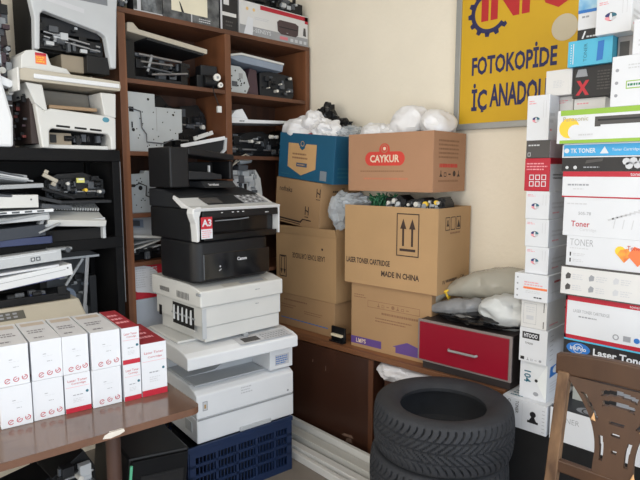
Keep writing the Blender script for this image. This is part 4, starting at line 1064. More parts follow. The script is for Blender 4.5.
# ------------------------------------------------------------------ helpers for stripped printer parts
def clutter(g, x0, x1, y0, y1, z0, z1, n, mats, seed, smin=.01, smax=.05):
    """small brackets, blocks and rollers of one mechanism, each resting on the mechanism's core"""
    r = random.Random(seed)
    for i in range(n):
        sx, sy, sz = (r.uniform(smin, smax) for _ in range(3))
        x = r.uniform(x0+sx/2, max(x0+sx/2, x1-sx/2)); y = r.uniform(y0, y0+.4*(y1-y0)); z = r.uniform(z0+sz/2, max(z0+sz/2, z1-sz/2)); m = mats[i % len(mats)]
        if r.random() < .25: g.cyl((x-sx/2, y, z), (x+sx/2, y, z), sz*.35, m, n=10)
        else: g.box(x-sx/2, x+sx/2, y-sy*.3, y+sy*.5, z-sz/2, z+sz/2, m)
def mechanism(name, label, cat, x0, x1, y0, y1, z, h, seed, core=BPL, extra=(BPL, BPL2, DGPL), n=26, rollers=2, rz=0, group='stripped printer mechanisms', chip=None):
    cx, cy = (x0+x1)/2, (y0+y1)/2; w, d = x1-x0, y1-y0
    t = thing(name, label, cat, (cx, cy, z), rz, group)
    r = random.Random(seed)
    g = G(); pts = [(-w/2, 0), (w/2, 0), (w/2, h*r.uniform(.5, .8)), (w*r.uniform(.1, .3), h*.95), (-w*r.uniform(.1, .3), h*r.uniform(.75, .9)), (-w/2, h*r.uniform(.5, .85))]
    g.prism(pts, 'y', -d*.35, d/2, core); clutter(g, -w/2, w/2, -d/2+.01, 0, 0.004, h*.85, n, extra, seed, .008, min(.05, h*.4))
    g.build('frame', t, .0015)
    for i in range(rollers):
        zz = h*(.25+.3*i); g = G(); g.cyl((-w*.42, -d*.38, zz), (w*.42, -d*.38, zz), .006, STEEL, n=12); g.build('roller', t, smooth=40)
    for i in range(3):
        g = G(); x = r.uniform(-w*.4, w*.4); zz = r.uniform(h*.2, h*.7); g.cyl((x, -d/2-.004, zz), (x, -d*.3, zz), r.uniform(.006, .014), GEAR if i else chip or GPL, n=12); g.build('gear', t, smooth=40)
    return t
def plate(name, label, cat, poly, y, th, m, holes=(), z=0, x=0, rz=0, tilt=0, group=None, extra=None, slots=()):
    t = thing(name, label, cat, (x, y, z), rz, group, (tilt, 0))
    g = G(); g.prism(poly, 'y', 0, th, m)
    F = FF(0, -.0005, 0)
    for u, v, r in holes: g.disc(F, u, v, r, DARKIN, 1, 10)
    for u0, v0, u1, v1, mm in slots: g.rect(F, u0, v0, u1, v1, mm, 1)
    g.build('plate', t, .0015)
    if extra:
        g = G(); extra(g); g.build('wiring', t, smooth=40)
    return t

GA = 'parts lying in the large arrow box'
for x, y, w, h, sd, lb, ch_ in ((2.36, 1.765, .13, .085, 201, 'black printer part with a grey socket in the large arrow box, beside the green wires', LGPL),
        (2.37, 1.64, .12, .075, 202, 'black printer part in the middle of the large arrow box', GPL), (2.40, 1.55, .09, .08, 203, 'black printer part with a yellow wheel at the right of the large arrow box', YEL)):
    o = mechanism('printer_part', lb, 'printer part', x-w/2, x+w/2, y-.06, y+.06, 1.352, h, sd, n=26, rz=-84, chip=ch_, extra=(BPL, BPL2, DGPL, LGPL), rollers=1)
G_ = G(); G_.cyl((0, 0, 0), (0, .012, 0), .014, YEL); solo(G_, 'yellow_roller', 'small yellow roller among black parts in the large arrow box', 'roller', (2.315, 1.585, 1.392), -84, smooth=40)

# ------------------------------------------------------------------ bay one, top tier (shelf at 2.015)
t = thing('printer_chassis', 'black stripped printer with a slanted white lid, on the upper left shelf of the bookcase', 'printer', (1.59, 2.83, 2.0155))
g = G(); g.prism([(-.235, 0), (.12, 0), (.13, .05), (.12, .11), (-.18, .17), (-.235, .17)], 'y', .02, .15, BPL); clutter(g, -.23, .15, -.10, .05, .005, .14, 24, (BPL, BPL2, DGPL), 3, .012, .05)
g.box(-.235, -.19, -.11, .05, 0, .19, BPL); g.box(.08, .12, -.10, .05, 0, .11, BPL); g.box(-.189, .079, -.10, .02, 0, .02, BPL2)
g.build('frame', t, .002)
g = G(); st = len(g.v); g.prism([(-.25, 0), (.22, 0), (.22, .026), (-.19, .026), (-.22, .05), (-.25, .045)], 'y', -.115, .14, IVORY); g.box(-.14, .20, -.112, .13, -.014, -.0005, BPL2)
g.xf(Matrix.Translation((.02, 0, .205)) @ Matrix.Rotation(R(5.5), 4, 'Y'), st); g.build('scanner_lid', t, .003)
for z0, z1, xa, xb, rr in ((.128, .118, -.17, .075, .006), (.093, .094, -.16, .02, .005), (.035, .062, -.10, .11, .006)):
    g = G(); g.tube([(xa, -.112, z0), (xb, -.112, z1)], rr, STEEL); g.build('rail', t, smooth=40)
g = G(); g.box(-.17, .07, -.10, -.06, .123, .127, LGPL); g.obox((-.11, -.113, .09), (.012, .004, .09), GPL, (0, 18, 0)); g.obox((-.07, -.108, .062), (.16, .03, .006), DGPL, (0, 4, 0)); g.build('slide_plate', t)
t = thing('drive_motor', 'black drive unit with two white gears, on the upper left shelf of the bookcase', 'motor', (1.855, 2.78, 2.0155), -10)
g = G(); g.box(-.065, .065, -.035, .07, 0, .075, BPL); g.box(-.03, .07, -.01, .07, .076, .135, BPL2); g.cyl((-.03, -.04, .04), (.05, -.04, .04), .035, BPL); g.build('housing', t, .003)
for x, z, r in ((.035, .06, .020), (.055, .02, .014)):
    g = G(); g.cyl((x-.004, -.095, z), (x, -.074, z), r, GEAR); g.cyl((x-.004, -.098, z), (x, -.094, z), r*.35, GPL); g.build('gear', t, smooth=40)
g = G(); g.tube([(.0, -.06, .006), (.0, -.105, .005), (.002, -.112, -.03), (.02, -.112, -.075), (.03, -.112, -.10)], .003, BPL); g.box(.018, .042, -.12, -.104, -.135, -.10, WPL2); g.build('cable', t)['label'] = 'black cable with a white plug'

# bay one, second tier (1.655)
poly = [(0, 0), (.20, 0), (.205, .055), (.30, .07), (.30, .105), (.325, .11), (.325, .235), (.16, .235), (.16, .30), (.0, .30)]
hl = [(.02+.27*random.Random(i).random(), .02+.2*random.Random(i+50).random(), .0035) for i in range(22)]+[(.03, .11, .009), (.12, .27, .007), (.27, .20, .006)]
def wr(g):
    g.tube([(.0, -.006, .22), (.07, -.008, .205), (.075, -.008, .12), (.10, -.008, .09), (.10, -.008, .05), (.20, -.008, .045), (.26, -.008, .07)], .003, DGPL, 6)
plate('chassis_plate', 'pale zinc side plate with a stepped outline, on the second shelf of the bookcase', 'chassis plate', poly, 2.735, .06, ZINC, hl, 1.6555, 1.355, 3, extra=wr, slots=((.165, .11, .168, .23, GPL), (.01, .20, .035, .225, DARKIN), (.02, .12, .028, .15, DARKIN)))
mechanism('printer_mechanism', 'black printer mechanism looming above the pale stepped plate on the second shelf', 'mechanism', 1.40, 1.69, 2.86, 2.98, 1.6555, .335, 6, n=30)
mechanism('printer_mechanism', 'tangled black printer mechanism to the right of the pale stepped plate', 'mechanism', 1.70, 1.925, 2.87, 2.98, 1.6555, .30, 5, n=50)
t = thing('white_strip', 'small white slotted strip slanting across the black mechanism on the second shelf', 'strip', (1.81, 2.745, 1.705))
g = G(); g.obox((0, 0, .05), (.13, .012, .022), WPL2, (0, -18, 0)); g.obox((0, .012, .0), (.02, .012, .10), BPL); g.box(-.05, .05, -.005, .025, -.05, -.044, BPL); F = Fr((-.06, -.0065, .03), (.95, 0, .31), (-.31, 0, .95))
g.disc(F, .02, .01, .004, DGPL); g.disc(F, .10, .01, .004, DGPL); g.build('strip', t)
t = thing('bracket_tray', 'white-edged tray part with a dark opening, lying at the right of the second bookcase shelf', 'tray', (1.79, 2.712, 1.6555), -3)
g = G(); g.prism([(-.14, .0), (.12, .0), (.13, .05), (.135, .09), (-.14, .035)], 'y', .0, .14, BPL2); g.build('body', t)
g = G(); g.obox((-.005, -.006, .062), (.285, .010, .020), WPL, (0, -11, 0)); g.prism([(.135, .09), (.148, .09), (.142, .02), (.12, .0), (.10, .0), (.125, .025)], 'y', -.012, .10, LGPL); g.build('white_edge', t, .001)

# bay one, third tier (1.337)
hl = [(.015+.1*random.Random(i+9).random(), .015+.18*random.Random(i+70).random(), .0035) for i in range(12)]+[(.06, .13, .012)]
plate('zinc_sheet', 'pale zinc panel with small holes, standing left of the black A3 printer', 'chassis plate', [(0, 0), (.15, 0), (.15, .215), (.09, .22), (.085, .205), (0, .20)], 2.735, .05, ZINC, hl, 1.3375, 1.352, 2,
      extra=lambda g: g.tube([(.02, -.005, .14), (.05, -.01, .155), (.09, -.008, .14), (.085, -.01, .09), (.11, -.006, .08)], .003, DARKIN, 6), slots=((.0, .135, .03, .15, DARKIN),))
mechanism('printer_mechanism', 'dark printer mechanism behind the black A3 printer, on the third bookcase shelf', 'mechanism', 1.56, 1.90, 2.78, 2.98, 1.3375, .24, 15, n=25)

# bay one, fourth tier (1.083)
t = thing('control_unit', 'small grey-white control panel with a dark screen, leaning in the fourth tier of the bookcase', 'panel', (1.43, 2.79, 1.205), 0, None, (-14, 6))
g = G(); g.box(-.08, .075, 0, .05, 0, .115, LGPL); F = FF(-.08, 0, 0); g.rect(F, .02, .05, .10, .095, BLGREY); g.rect(F, .03, .058, .08, .088, DGPL, 2); g.build('panel', t, .004)
g = G(); g.box(-.08, .12, -.05, .06, -.014, -.0015, WPL2); g.build('paper_shelf', t, .002)
t = thing('output_tray', 'stack of thin white tray slats over black parts, just above the red-cornered packet', 'tray', (1.44, 2.80, 1.0835), 4)
g = G(); g.box(-.085, .10, -.03, .13, 0, .05, BPL); clutter(g, -.085, .10, -.07, .0, .005, .07, 16, (BPL, BPL2, DGPL), 21, .012, .04); g.build('body', t, .002)
for z, a, m in ((.060, -8, LGPL), (.080, -14, WPL2), (.098, -6, GPL)):
    g = G(); g.obox((-.005, -.01, z), (.17, .10, .008), m, (0, a, 0)); g.build('slat', t, .002)
def rc(g, FD, w, d, h):
    F = FD['F']; g.poly(F, [(0, h*.30), (w*.15, h*.20), (w*.55, h*.14), (w*.85, h*.06), (w*.9, h*.15), (w*.9, h*.55), (w*.82, h*.70), (w*.62, h*.84), (w*.3, h*.90), (0, h*.92)], WHITE); g.bars(F, w*.12, h*.3, w*.5, h*.85, 9, LGREY, 3, 2); g.bars(F, w*.58, h*.3, w*.9, h*.85, 9, LGREY, 5, 2)
o = carton('toner_packet', 'white packet with red rounded corners and printed columns, beside the off-white tower printer', .17, .14, .2, {'*': RED}, rc, cat='packet'); o.location = (1.432, 2.80, .880); o.rotation_euler = (0, 0, R(-3))
o = carton('storage_box', 'plain bluish-white box under the red-cornered packet in the bookcase', .20, .22, .168, {'*': M('bluish_white_card', (186, 194, 206), .5)}, None); o.location = (1.450, 2.84, .7105)

# ------------------------------------------------------------------ bay two, top tier (2.01)
t = thing('scanner_lid', 'white scanner lid with a blue-grey underside, lying on the upper right bookcase shelf', 'lid', (2.20, 2.85, 2.178), 0, None, (-4, 3))
g = G(); g.prism([(-.14, .0), (.20, .0), (.21, .042), (-.12, .042), (-.2, .02), (-.2, .012)], 'y', -.115, .12, BLGREY); g.build('base', t, .003)
g = G(); g.prism([(-.20, .0205), (-.12, .0425), (.212, .0425), (.212, .056), (-.12, .056), (-.21, .03)], 'y', -.12, .12, WPL2); g.build('cover', t, .003)
hl = [(.01+.12*random.Random(i+19).random(), .015+.13*random.Random(i+40).random(), .005) for i in range(14)]
plate('metal_chassis', 'pale metal chassis with round holes, at the left of the upper right bookcase shelf', 'chassis plate', [(0, 0), (.135, .0), (.16, .05), (.13, .13), (.09, .158), (0, .158)], 2.745, .12, ZINC, hl, 2.0105, 1.985, 0, slots=((.03, .04, .07, .07, DGPL), (.08, .09, .11, .12, GPL)))
t = thing('casing', 'brown-purple plastic casing between the pale chassis and the black block', 'casing', (2.17, 2.83, 2.0105))
G().prism([(-.05, 0), (.065, 0), (.05, .155), (.0, .165), (-.02, .10)], 'y', -.06, .12, PUR).build('casing', t, .004)
t = thing('laser_unit', 'square black block with small white screws, at the right of the upper right bookcase shelf', 'laser unit', (2.385, 2.83, 2.0105), -8)
g = G(); g.prism([(-.12, 0), (.12, 0), (.135, .03), (.13, .12), (.10, .15), (-.05, .165), (-.12, .15)], 'y', -.06, .10, BPL2); clutter(g, -.11, .12, -.075, -.05, .01, .14, 14, (BPL, DGPL, BPL2), 31, .012, .04); g.build('block', t, .003)
g = G()
for x, z, r in ((.09, .13, .009), (-.01, .045, .009), (.02, .09, .005), (-.07, .06, .004), (.08, .05, .005)): g.cyl((x, -.095, z), (x, -.05, z), r, GEAR, n=12)
g.build('screw', t, smooth=40)

# bay two, second tier (1.645)
t = thing('paper_tray', 'long white paper tray with a raised corner, on black parts on the right-hand shelf', 'tray', (2.20, 2.84, 1.845), 0, None, (0, -2.5))
g = G(); g.prism([(-.205, 0), (.29, .0), (.29, .018), (-.07, .022), (-.205, .034)], 'y', -.11, .10, WPL); g.prism([(-.205, .0345), (-.07, .0225), (-.11, .085), (-.16, .075)], 'y', -.10, -.02, WPL); g.build('tray', t, .003)
g = G(); F = FF(-.205, -.11, 0); g.bars(F, .06, .005, .10, .02, 1, DGPL, 3); g.build('marks', t)
mechanism('printer_mechanism', 'black roller mechanism with silver rods, under the long white tray on the right-hand shelf', 'mechanism', 2.0, 2.40, 2.75, 2.98, 1.6455, .165, 9, n=34, rollers=2)
mechanism('printer_mechanism', 'black mechanism behind the petrol-blue box, at the end of the right-hand shelf', 'mechanism', 2.415, 2.56, 2.78, 2.98, 1.6455, .19, 10, n=16, rollers=1)
g = G(); g.cyl((-.012, 0, .012), (.012, 0, .012), .012, GEAR); g.cyl((.0125, 0, .012), (.035, 0, .012), .008, WPL); g.cyl((.0355, 0, .012), (.05, 0, .012), .011, GEAR)
solo(g, 'white_gear', 'small white gear stub on top of the black roller mechanism', 'gear', (2.31, 2.742, 1.757), smooth=40)

# bay two, third tier (1.29)
t = thing('metal_mechanism', 'grey metal printer mechanism with a pale coiled wire, beside the A3 printer', 'mechanism', (2.10, 2.82, 1.2905))
g = G(); g.box(-.11, .09, -.06, .10, 0, .27, GPL); clutter(g, -.11, .09, -.085, -.05, .01, .27, 30, (GPL, LGPL, DGPL, ZINC), 41, .012, .05); g.box(-.09, .05, -.09, -.065, .20, .235, LGPL); g.box(-.05, .02, -.08, .06, .2705, .30, DGPL); g.cyl((-.03, -.05, .32), (.06, -.05, .335), .02, ZINC)
g.box(-.02, .0, -.092, -.07, .05, .19, DARKIN); g.build('frame', t, .0015)
G().prism([(.0905, .05), (.15, .06), (.165, .12), (.15, .22), (.11, .275), (.0905, .27)], 'y', -.04, .06, WPL2).build('side_cover', t, .004)
g = G(); g.tube([(-.13, -.08, .25), (-.10, -.09, .30), (-.04, -.09, .335), (.02, -.09, .33), (.05, -.085, .345), (.0, -.085, .365), (-.06, -.085, .34), (-.10, -.08, .29)], .005, IVORY, 6); g.build('coiled_wire', t, smooth=60)

# ------------------------------------------------------------------ cartons on top of the bookcase
def bx(name, label, x0, x1, y, z, d, h, mats, dec, rz=0):
    o = carton(name, label, x1-x0, d, h, mats, dec, 'printer cartons on top of the bookcase'); o.location = ((x0+x1)/2, y+d/2, z); o.rotation_euler = (0, 0, R(rz)); return o
def t1(g, FD, w, d, h):
    F = FD['F']; g.rect(F, 0, 0, w, h, BOOKP); g.rect(F, .02, 0, .04, h, LGREY, 2); g.poly(F, [(.06, 0), (.13, .01), (.11, .12), (.03, .1)], M('washed_print', (140, 146, 150), .5, rgb2=(60, 64, 70), scale=30), 2); g.rect(F, 0, 0, w, .008, LGREY, 3)
bx('printer_box', 'dark mottled printer carton on the left end of the bookcase top', 1.40, 1.56, 2.715, 2.3505, .26, .22, {'*': BLACKP}, t1)
def t2(g, FD, w, d, h):
    F = FD['F']; g.rect(F, 0, 0, w, h, BOOKP); g.rect(F, .05, .045, w*.78, h, M('yellowish_white_print', (226, 220, 198), .5), 2); g.poly(F, [(.11, .045), (.125, .045), (.105, .09), (.095, .10)], BLACKP, 3); g.bars(F, w*.62, .012, w*.85, .035, 2, LGREY, 3, 2); g.rect(F, w*.48, 0, w*.5, .045, LGREY, 2)
bx('printer_box', 'dark carton with a cream panel, second from the left on the bookcase top', 1.565, 1.915, 2.718, 2.3505, .26, .22, {'*': BLACKP}, t2)
def t3(g, FD, w, d, h):
    F = FD['F']; g.rect(F, w*.12, h*.4, w*.9, h*.5, WHITE2); g.rect(F, w*.02, 0, w*.12, h, LGREY); g.bars(F, w*.3, h*.1, w*.8, h*.3, 2, DGREY, 5); g.rect(F, w*.2, h*.7, w*.5, h*.95, WHITE2)
bx('printer_box', 'black carton with a white cross band, beside the white printer carton on the bookcase top', 1.92, 2.045, 2.715, 2.3505, .26, .20, {'*': BLACKP}, t3)
def t4(g, FD, w, d, h):
    F = FD['F']; g.rect(F, 0, 0, w, h*.28, FADE, 1); g.rect(F, w*.28, h*.84, w, h*.97, REDF, 2); g.rect(F, w*.95, h*.75, w, h*.97, REDF, 2)
    g.poly(F, [(w*.53, h*.32), (w*.58, h*.24), (w*.80, h*.24), (w*.84, h*.32), (w*.85, h*.62), (w*.80, h*.68), (w*.56, h*.68), (w*.52, h*.6)], PHOTO, 3); g.rect(F, w*.55, h*.45, w*.83, h*.48, BPL2, 4); g.bars(F, w*.66, h*.30, w*.70, h*.33, 1, LGREY, 2, 5)
    for i in range(2): g.disc(F, w*(.10+.09*i), h*.78, .010, M('gold_print', (226, 190, 130), .5), 2, 10)
    g.poly(F, [(w*.05, h*.02), (w*.17, h*.02), (w*.18, h*.52), (w*.11, h*.55)], WHITE, 3); g.text(F, 'i-SENSYS', w*.17, h*.12, h*.12, WHITE, w=w*.26, k=3); g.rect(F, w*.56, h*.08, w*.68, h*.18, M('pinkish_mark', (206, 120, 130), .5), 3)
    for i in range(4): g.rect(F, w*(.72+.07*i), h*.07, w*(.765+.07*i), h*.17, LGREY, 3)
    g.bars(F, w*.2, h*.5, w*.42, h*.6, 2, LGREY, 3, 2); g.poly(F, [(w*.92, h*.35), (w*.97, h*.33), (w*.96, h*.6), (w*.93, h*.6)], DGREY, 3)
t_ = bx('printer_box', 'white printer carton with a red top band, on the bookcase top at right', 2.055, 2.60, 2.712, 2.3505, .27, .19, {'*': WHITE2, 'T': DGREY}, t4)
g = G(); g.box(-.20, .20, -.10, .10, 0, .07, BPL); clutter(g, -.20, .20, -.13, -.05, .005, .10, 30, (BPL, BPL2, LGPL, DGPL), 61, .01, .05)
solo(g, 'printer_parts', 'heap of black printer parts on the white printer carton at the bookcase top', 'printer part', (2.37, 2.83, 2.541))
mechanism('printer_mechanism', 'dark brown mechanism at the left corner of the bookcase top', 'mechanism', 1.315, 1.39, 2.73, 2.95, 2.3505, .16, 63, n=12, rollers=1, core=M('dim_olive_plastic', (90, 84, 66), .6))

# ------------------------------------------------------------------ printers on the black rack (shelf at 1.655)
t = thing('laser_printer', 'off-white laser printer with an orange sticker on its humped lid, on the black rack', 'printer', (1.04, 2.72, 1.6555), 0)
# front y=-.10 ; x -.20..+.20
front = [(-.185, 0), (-.175, .30), (-.16, .315), (.20, .285), (.195, .0), (.175, .0), (.17, .075), (.155, .085), (-.13, .105), (-.145, .095), (-.15, .0)]
g = G(); g.prism([(-.145, 0), (-.115, 0), (-.112, .075), (-.10, .086), (.150, .072), (.163, .060), (.167, 0), (.19, 0), (.195, .148), (.165, .156), (-.10, .172), (-.128, .160), (-.165, .19)], 'y', -.11, -.0705, WPL2); g.build('front_panel', t, .006)
g = G(); g.box(-.14, .19, -.07, .22, 0, .018, WPL2); g.box(.17, .195, -.07, .22, .0185, .24, WPL2); g.box(-.114, .1695, .17, .22, .0185, .24, WPL2); g.build('body', t, .004)
g = G(); g.box(-.113, .165, .0, .165, .0185, .16, DARKIN); g.box(-.11, .0, -.06, -.002, .0185, .07, M('beige_plate', (150, 138, 120), .6)); clutter(g, -.10, .16, -.065, -.01, .02, .075, 16, (BPL, DGPL, BPL2), 71, .012, .04); g.build('inside_rollers', t)
g = G(); g.box(-.175, -.115, -.069, .22, .0185, .25, M('dark_brown_plastic', (52, 40, 38), .6))
r = random.Random(77)
for i in range(26):
    y = r.uniform(-.05, .18); z = r.uniform(.03, .23); a = r.uniform(.008, .025); g.box(-.19, -.1745, y, y+a, z, z+a, (BPL, PUR, DGPL, M('dull_red_wire', (120, 50, 44), .5), BPL)[i % 5])
g.build('exposed_side', t, .001)['label'] = 'dark exposed mechanism on the left side'
g = G(); g.prism([(-.165, .1905), (-.128, .1605), (-.115, .163), (-.13, .27), (-.20, .275)], 'y', -.11, .20, WPL2); g.prism([(.14, .158), (.195, .149), (.20, .262), (.125, .262)], 'y', -.11, .20, WPL2); g.prism([(-.11, .172), (.135, .160), (.12, .262), (-.12, .266)], 'y', .02, .03, M('dim_grey_inside', (120, 116, 108), .6)); g.box(-.1, .115, -.09, .019, .174, .19, M('wooden_toned_tray', (158, 132, 104), .6)); g.build('output_opening', t, .004)
g = G(); F = Fr((-.20, -.11, .145), (1, 0, -.055), (.055, 0, 1))
for a, b in ((.12, .18), (.20, .255), (.27, .325)): g.rect(F, a, -.045, b, -.036, DARKIN)
g.build('front_slots', t)
g = G(); g.disc(F, .345, .012, .012, M('teal_sticker', (80, 140, 160), .5), 1, 14, 1.4); g.build('sticker', t)['label'] = 'small round teal sticker'
g = G(); st = len(g.v)
g.prism([(-.225, 0), (.215, 0), (.22, .02), (.215, .045), (-.20, .052), (-.225, .045)], 'y', -.125, .22, IVORY); g.box(-.17, .21, -.132, -.1255, .012, .032, WPL); g.box(-.235, -.2255, -.13, .0, -.045, .05, WPL2)
g.xf(Matrix.Translation((0, 0, .277)) @ Matrix.Rotation(R(.6), 4, 'Y'), st); g.build('lid', t, .004)
g = G(); g.prism([(-.21, .326), (-.205, .385), (-.185, .408), (-.155, .415), (-.10, .405), (-.085, .36), (-.02, .352), (.0, .328), (.0, .322)], 'y', -.10, .10, WPL2); hb = g.build('lid_hump', t, .005)
g = G(); F = FF(-.21, -.10, .33); g.rect(F, .06, .028, .105, .075, ORANGE); g.rect(F, .06, .064, .105, .075, REDF, 2); g.bars(F, .064, .034, .10, .06, 3, YEL, 3, 2); g.build('sticker', hb)['label'] = 'orange sticker'
t = thing('laser_printer', 'grey-white laser printer with an open arched front, stacked above the orange-stickered one', 'printer', (1.06, 2.735, 2.005), 0)
g = G(); g.box(-.04, .12, -.06, .20, -.0, .075, M('beige_plate', (150, 138, 120), .6)); g.build('inner_tray', t, .004)
# arch
arch = [(-.17, .07), (-.15, .07), (-.14, .22), (-.125, .235), (.12, .185), (.145, .17), (.165, .03), (.19, .03), (.205, .30), (.215, .40), (-.20, .43), (-.19, .35), (-.165, .20)]
g = G(); g.prism(arch, 'y', -.12, -.075, LGPL); g.build('front_arch', t, .006)
g = G(); g.box(-.15, .165, -.02, .20, .08, .40, DARKIN); g.box(-.135, .15, -.07, -.021, .085, .15, BPL); g.box(-.12, .14, -.07, -.021, .16, .22, BPL2); g.box(.06, .165, -.10, -.021, .0, .079, BPL); clutter(g, -.14, .15, -.09, -.04, .08, .2, 22, (BPL, DGPL, LGPL, BPL2), 81, .01, .04); g.build('mechanism', t, .002)
for z in (.125, .145): G().cyl((-.12, -.085, z+.01), (.13, -.085, z-.02), .005, STEEL, n=10).build('roller', t, smooth=40)
g = G(); F = FF(-.20, -.12, .26); g.rect(F, .07, .05, .36, .17, M('mid_grey_panel', (120, 124, 130), .4)); g.line(F, (.08, .03), (.25, .005), .02, LGREY); g.build('upper_panel', t)
mechanism('toner_unit', 'dark brown stripped unit standing behind the white printers on the black rack', 'printer part', .76, .83, 2.72, 2.95, 1.6555, .74, 91, core=M('dark_brown_plastic', (52, 40, 38), .6), extra=(BPL, PUR, DGPL, GPL), n=40)
t = thing('printer_cover', 'tall rounded white printer cover at the left edge of the black rack', 'cover', (.735, 2.66, 1.6555))
G().prism([(-.12, 0), (.055, 0), (.06, .12), (.03, .26), (.022, .32), (-.01, .345), (-.12, .35)], 'y', -.02, .055, WPL).build('cover', t, .012)
g = G(); g.prism([(.023, .30), (.075, .28), (.08, .265), (.06, .25), (.032, .26)], 'y', .0, .05, WPL); g.build('spout', t, .004)
mechanism('printer_mechanism', 'bluish-white printer body at the upper left corner, above the rounded white cover', 'printer', .57, .77, 2.645, 2.83, 2.006, .42, 95, core=M('pale_blue_plastic', (186, 200, 214), .5), extra=(DGPL, NAVYP, LGPL, BPL), n=30)

# rack, middle tier (shelf 1.235)
def tray(name, label, x0, x1, y, z, d, th, m, tilt=0, rz=0, lip=.0, ribs=0, tx=0, cat='tray', mark=None):
    w = x1-x0; t = thing(name, label, cat, ((x0+x1)/2, y+d/2, z), rz, 'loose printer trays and covers on the black rack', (tx, tilt))
    g = G(); g.box(-w/2, w/2, -d/2, d/2, 0, th, m)
    if lip: g.box(-w/2, w/2, -d/2-.006, -d/2, 0, th+lip, m); g.box(w/2, w/2+.006, -d/2, d/2, 0, th+lip, m)
    g.build('base', t, .002)
    if ribs:
        G().box(-w/2+.004, w/2-.004, d/2-.092, d/2-.012, th+.0005, th+.004, DARKIN).build('dark_gap_strip', t)  # dark strip put in as the shade between the teeth
        g = G()
        for i in range(ribs): x = -w/2+w*(i+.5)/ribs; g.box(x-.003, x+.003, d/2-.09, d/2-.01, th+.0005, th+.018, m)
        g.build('ribs', t)
    if mark: g = G(); mark(g, FF(-w/2, -d/2-(.006 if lip else 0), 0), w); g.build('front_marks', t)
    return t
S = 'parts on the middle shelf of the black rack'
tray('plastic_tray', 'dark navy tray lying lowest on the middle rack shelf at left', .58, .905, 2.60, 1.2355, .30, .022, NAVYP, lip=.01)
t = thing('open_housing', 'grey open housing with a dark inside, under the white ribbed tray on the rack', 'frame', (1.02, 2.74, 1.2355))
g = G(); g.box(-.13, .13, -.10, .10, .0, .05, DARKIN); g.build('inside', t)
g = G(); g.prism([(-.16, .075), (-.12, .085), (.14, .10), (.14, .085), (-.12, .07)], 'y', -.13, -.10, LGPL); g.box(.128, .142, -.128, .1, .0, .085, LGPL); g.prism([(-.17, .055), (-.14, .085), (-.13, .12), (-.15, .10)], 'y', -.13, -.09, GPL); g.build('rim', t, .002)
tray('ribbed_tray', 'white ribbed paper tray with a row of fine teeth, on the middle rack shelf', .905, 1.165, 2.60, 1.335, .20, .030, WPL2, tilt=4, rz=-4, ribs=22, lip=.0, tx=20)
tray('plastic_tray', 'pale bluish tray edge pointing right, low at left on the middle rack shelf', .58, .90, 2.60, 1.335, .26, .016, LGPL, tilt=-2, lip=.006)
tray('drive_bar', 'grey-white bar with dark slots, between the pale tray and the white panel on the rack', .58, .92, 2.59, 1.372, .20, .014, WPL, tilt=-1, mark=lambda g, F, w: [g.rect(F, .02+.05*i, .003, .05+.05*i, .011, DGPL) for i in range(6)])
tray('loose_cover', 'broad white panel at the left edge of the middle rack shelf', .57, .855, 2.58, 1.40, .20, .055, WPL2, tilt=1, mark=lambda g, F, w: g.disc(F, w-.03, .035, .004, DGPL))
tray('plastic_tray', 'upper grey tray sloping to the left on the middle rack shelf', .56, .885, 2.58, 1.478, .22, .018, GPL, tilt=-2, rz=-4)
for i, (a, z, lb) in enumerate(((-4, 1.545, 'lowest'), (-9, 1.553, 'middle'), (-15, 1.562, 'topmost'))):
    tray('fanned_slat', lb+' of the three fanned grey slats at the upper left of the middle rack shelf', .63+.02*i, .845-.02*i, 2.585, z-.02, .10, .007, (GPL, LGPL, DGPL)[i], tilt=8-a*.35, rz=-6+3*i, cat='slat')
tray('plastic_tray', 'topmost grey tray of the sloping pair on the middle rack shelf', .55, .82, 2.60, 1.512, .20, .03, GPL, tilt=8, tx=-8)
tray('side_plate', 'dark flat plate lying askew right of the white panel on the rack', .83, .98, 2.60, 1.425, .18, .016, BPL2, tilt=14, rz=-14)
tray('side_plate', 'dark blue-grey plate below the askew one on the rack', .86, 1.0, 2.61, 1.385, .18, .02, DGPL, tilt=6, rz=8)
mechanism('toner_cartridge', 'long black cartridge assembly under the top of the rack, with a yellow tag', 'cartridge', .93, 1.205, 2.68, 2.90, 1.425, .13, 101, n=40, rollers=1, chip=YEL)
g = G(); g.box(-.018, .018, -.004, .004, 0, .022, M('yellow_green_tag', (216, 214, 120), .5)); g.box(-.01, .014, -.005, -.0045, .012, .02, WHITE)
solo(g, 'yellow_tag', 'small yellow-green tag stuck on the black cartridge assembly', 'tag', (1.075, 2.668, 1.50))
t = thing('plastic_clip', 'pale clip-shaped plastic piece among the black parts of the middle rack shelf', 'clip', (.935, 2.66, 1.515), 0, None, (0, 28))
g = G(); g.box(-.035, .035, 0, .015, 0, .018, IVORY); g.box(-.035, -.018, 0, .015, .0185, .035, IVORY); g.box(.015, .035, .0, .015, -.018, -.0005, IVORY); g.build('clip', t, .003)
mechanism('printer_mechanism', 'black jumble of parts at the back of the middle rack shelf', 'mechanism', .86, 1.20, 2.82, 2.98, 1.29, .13, 104, n=20, rollers=0)

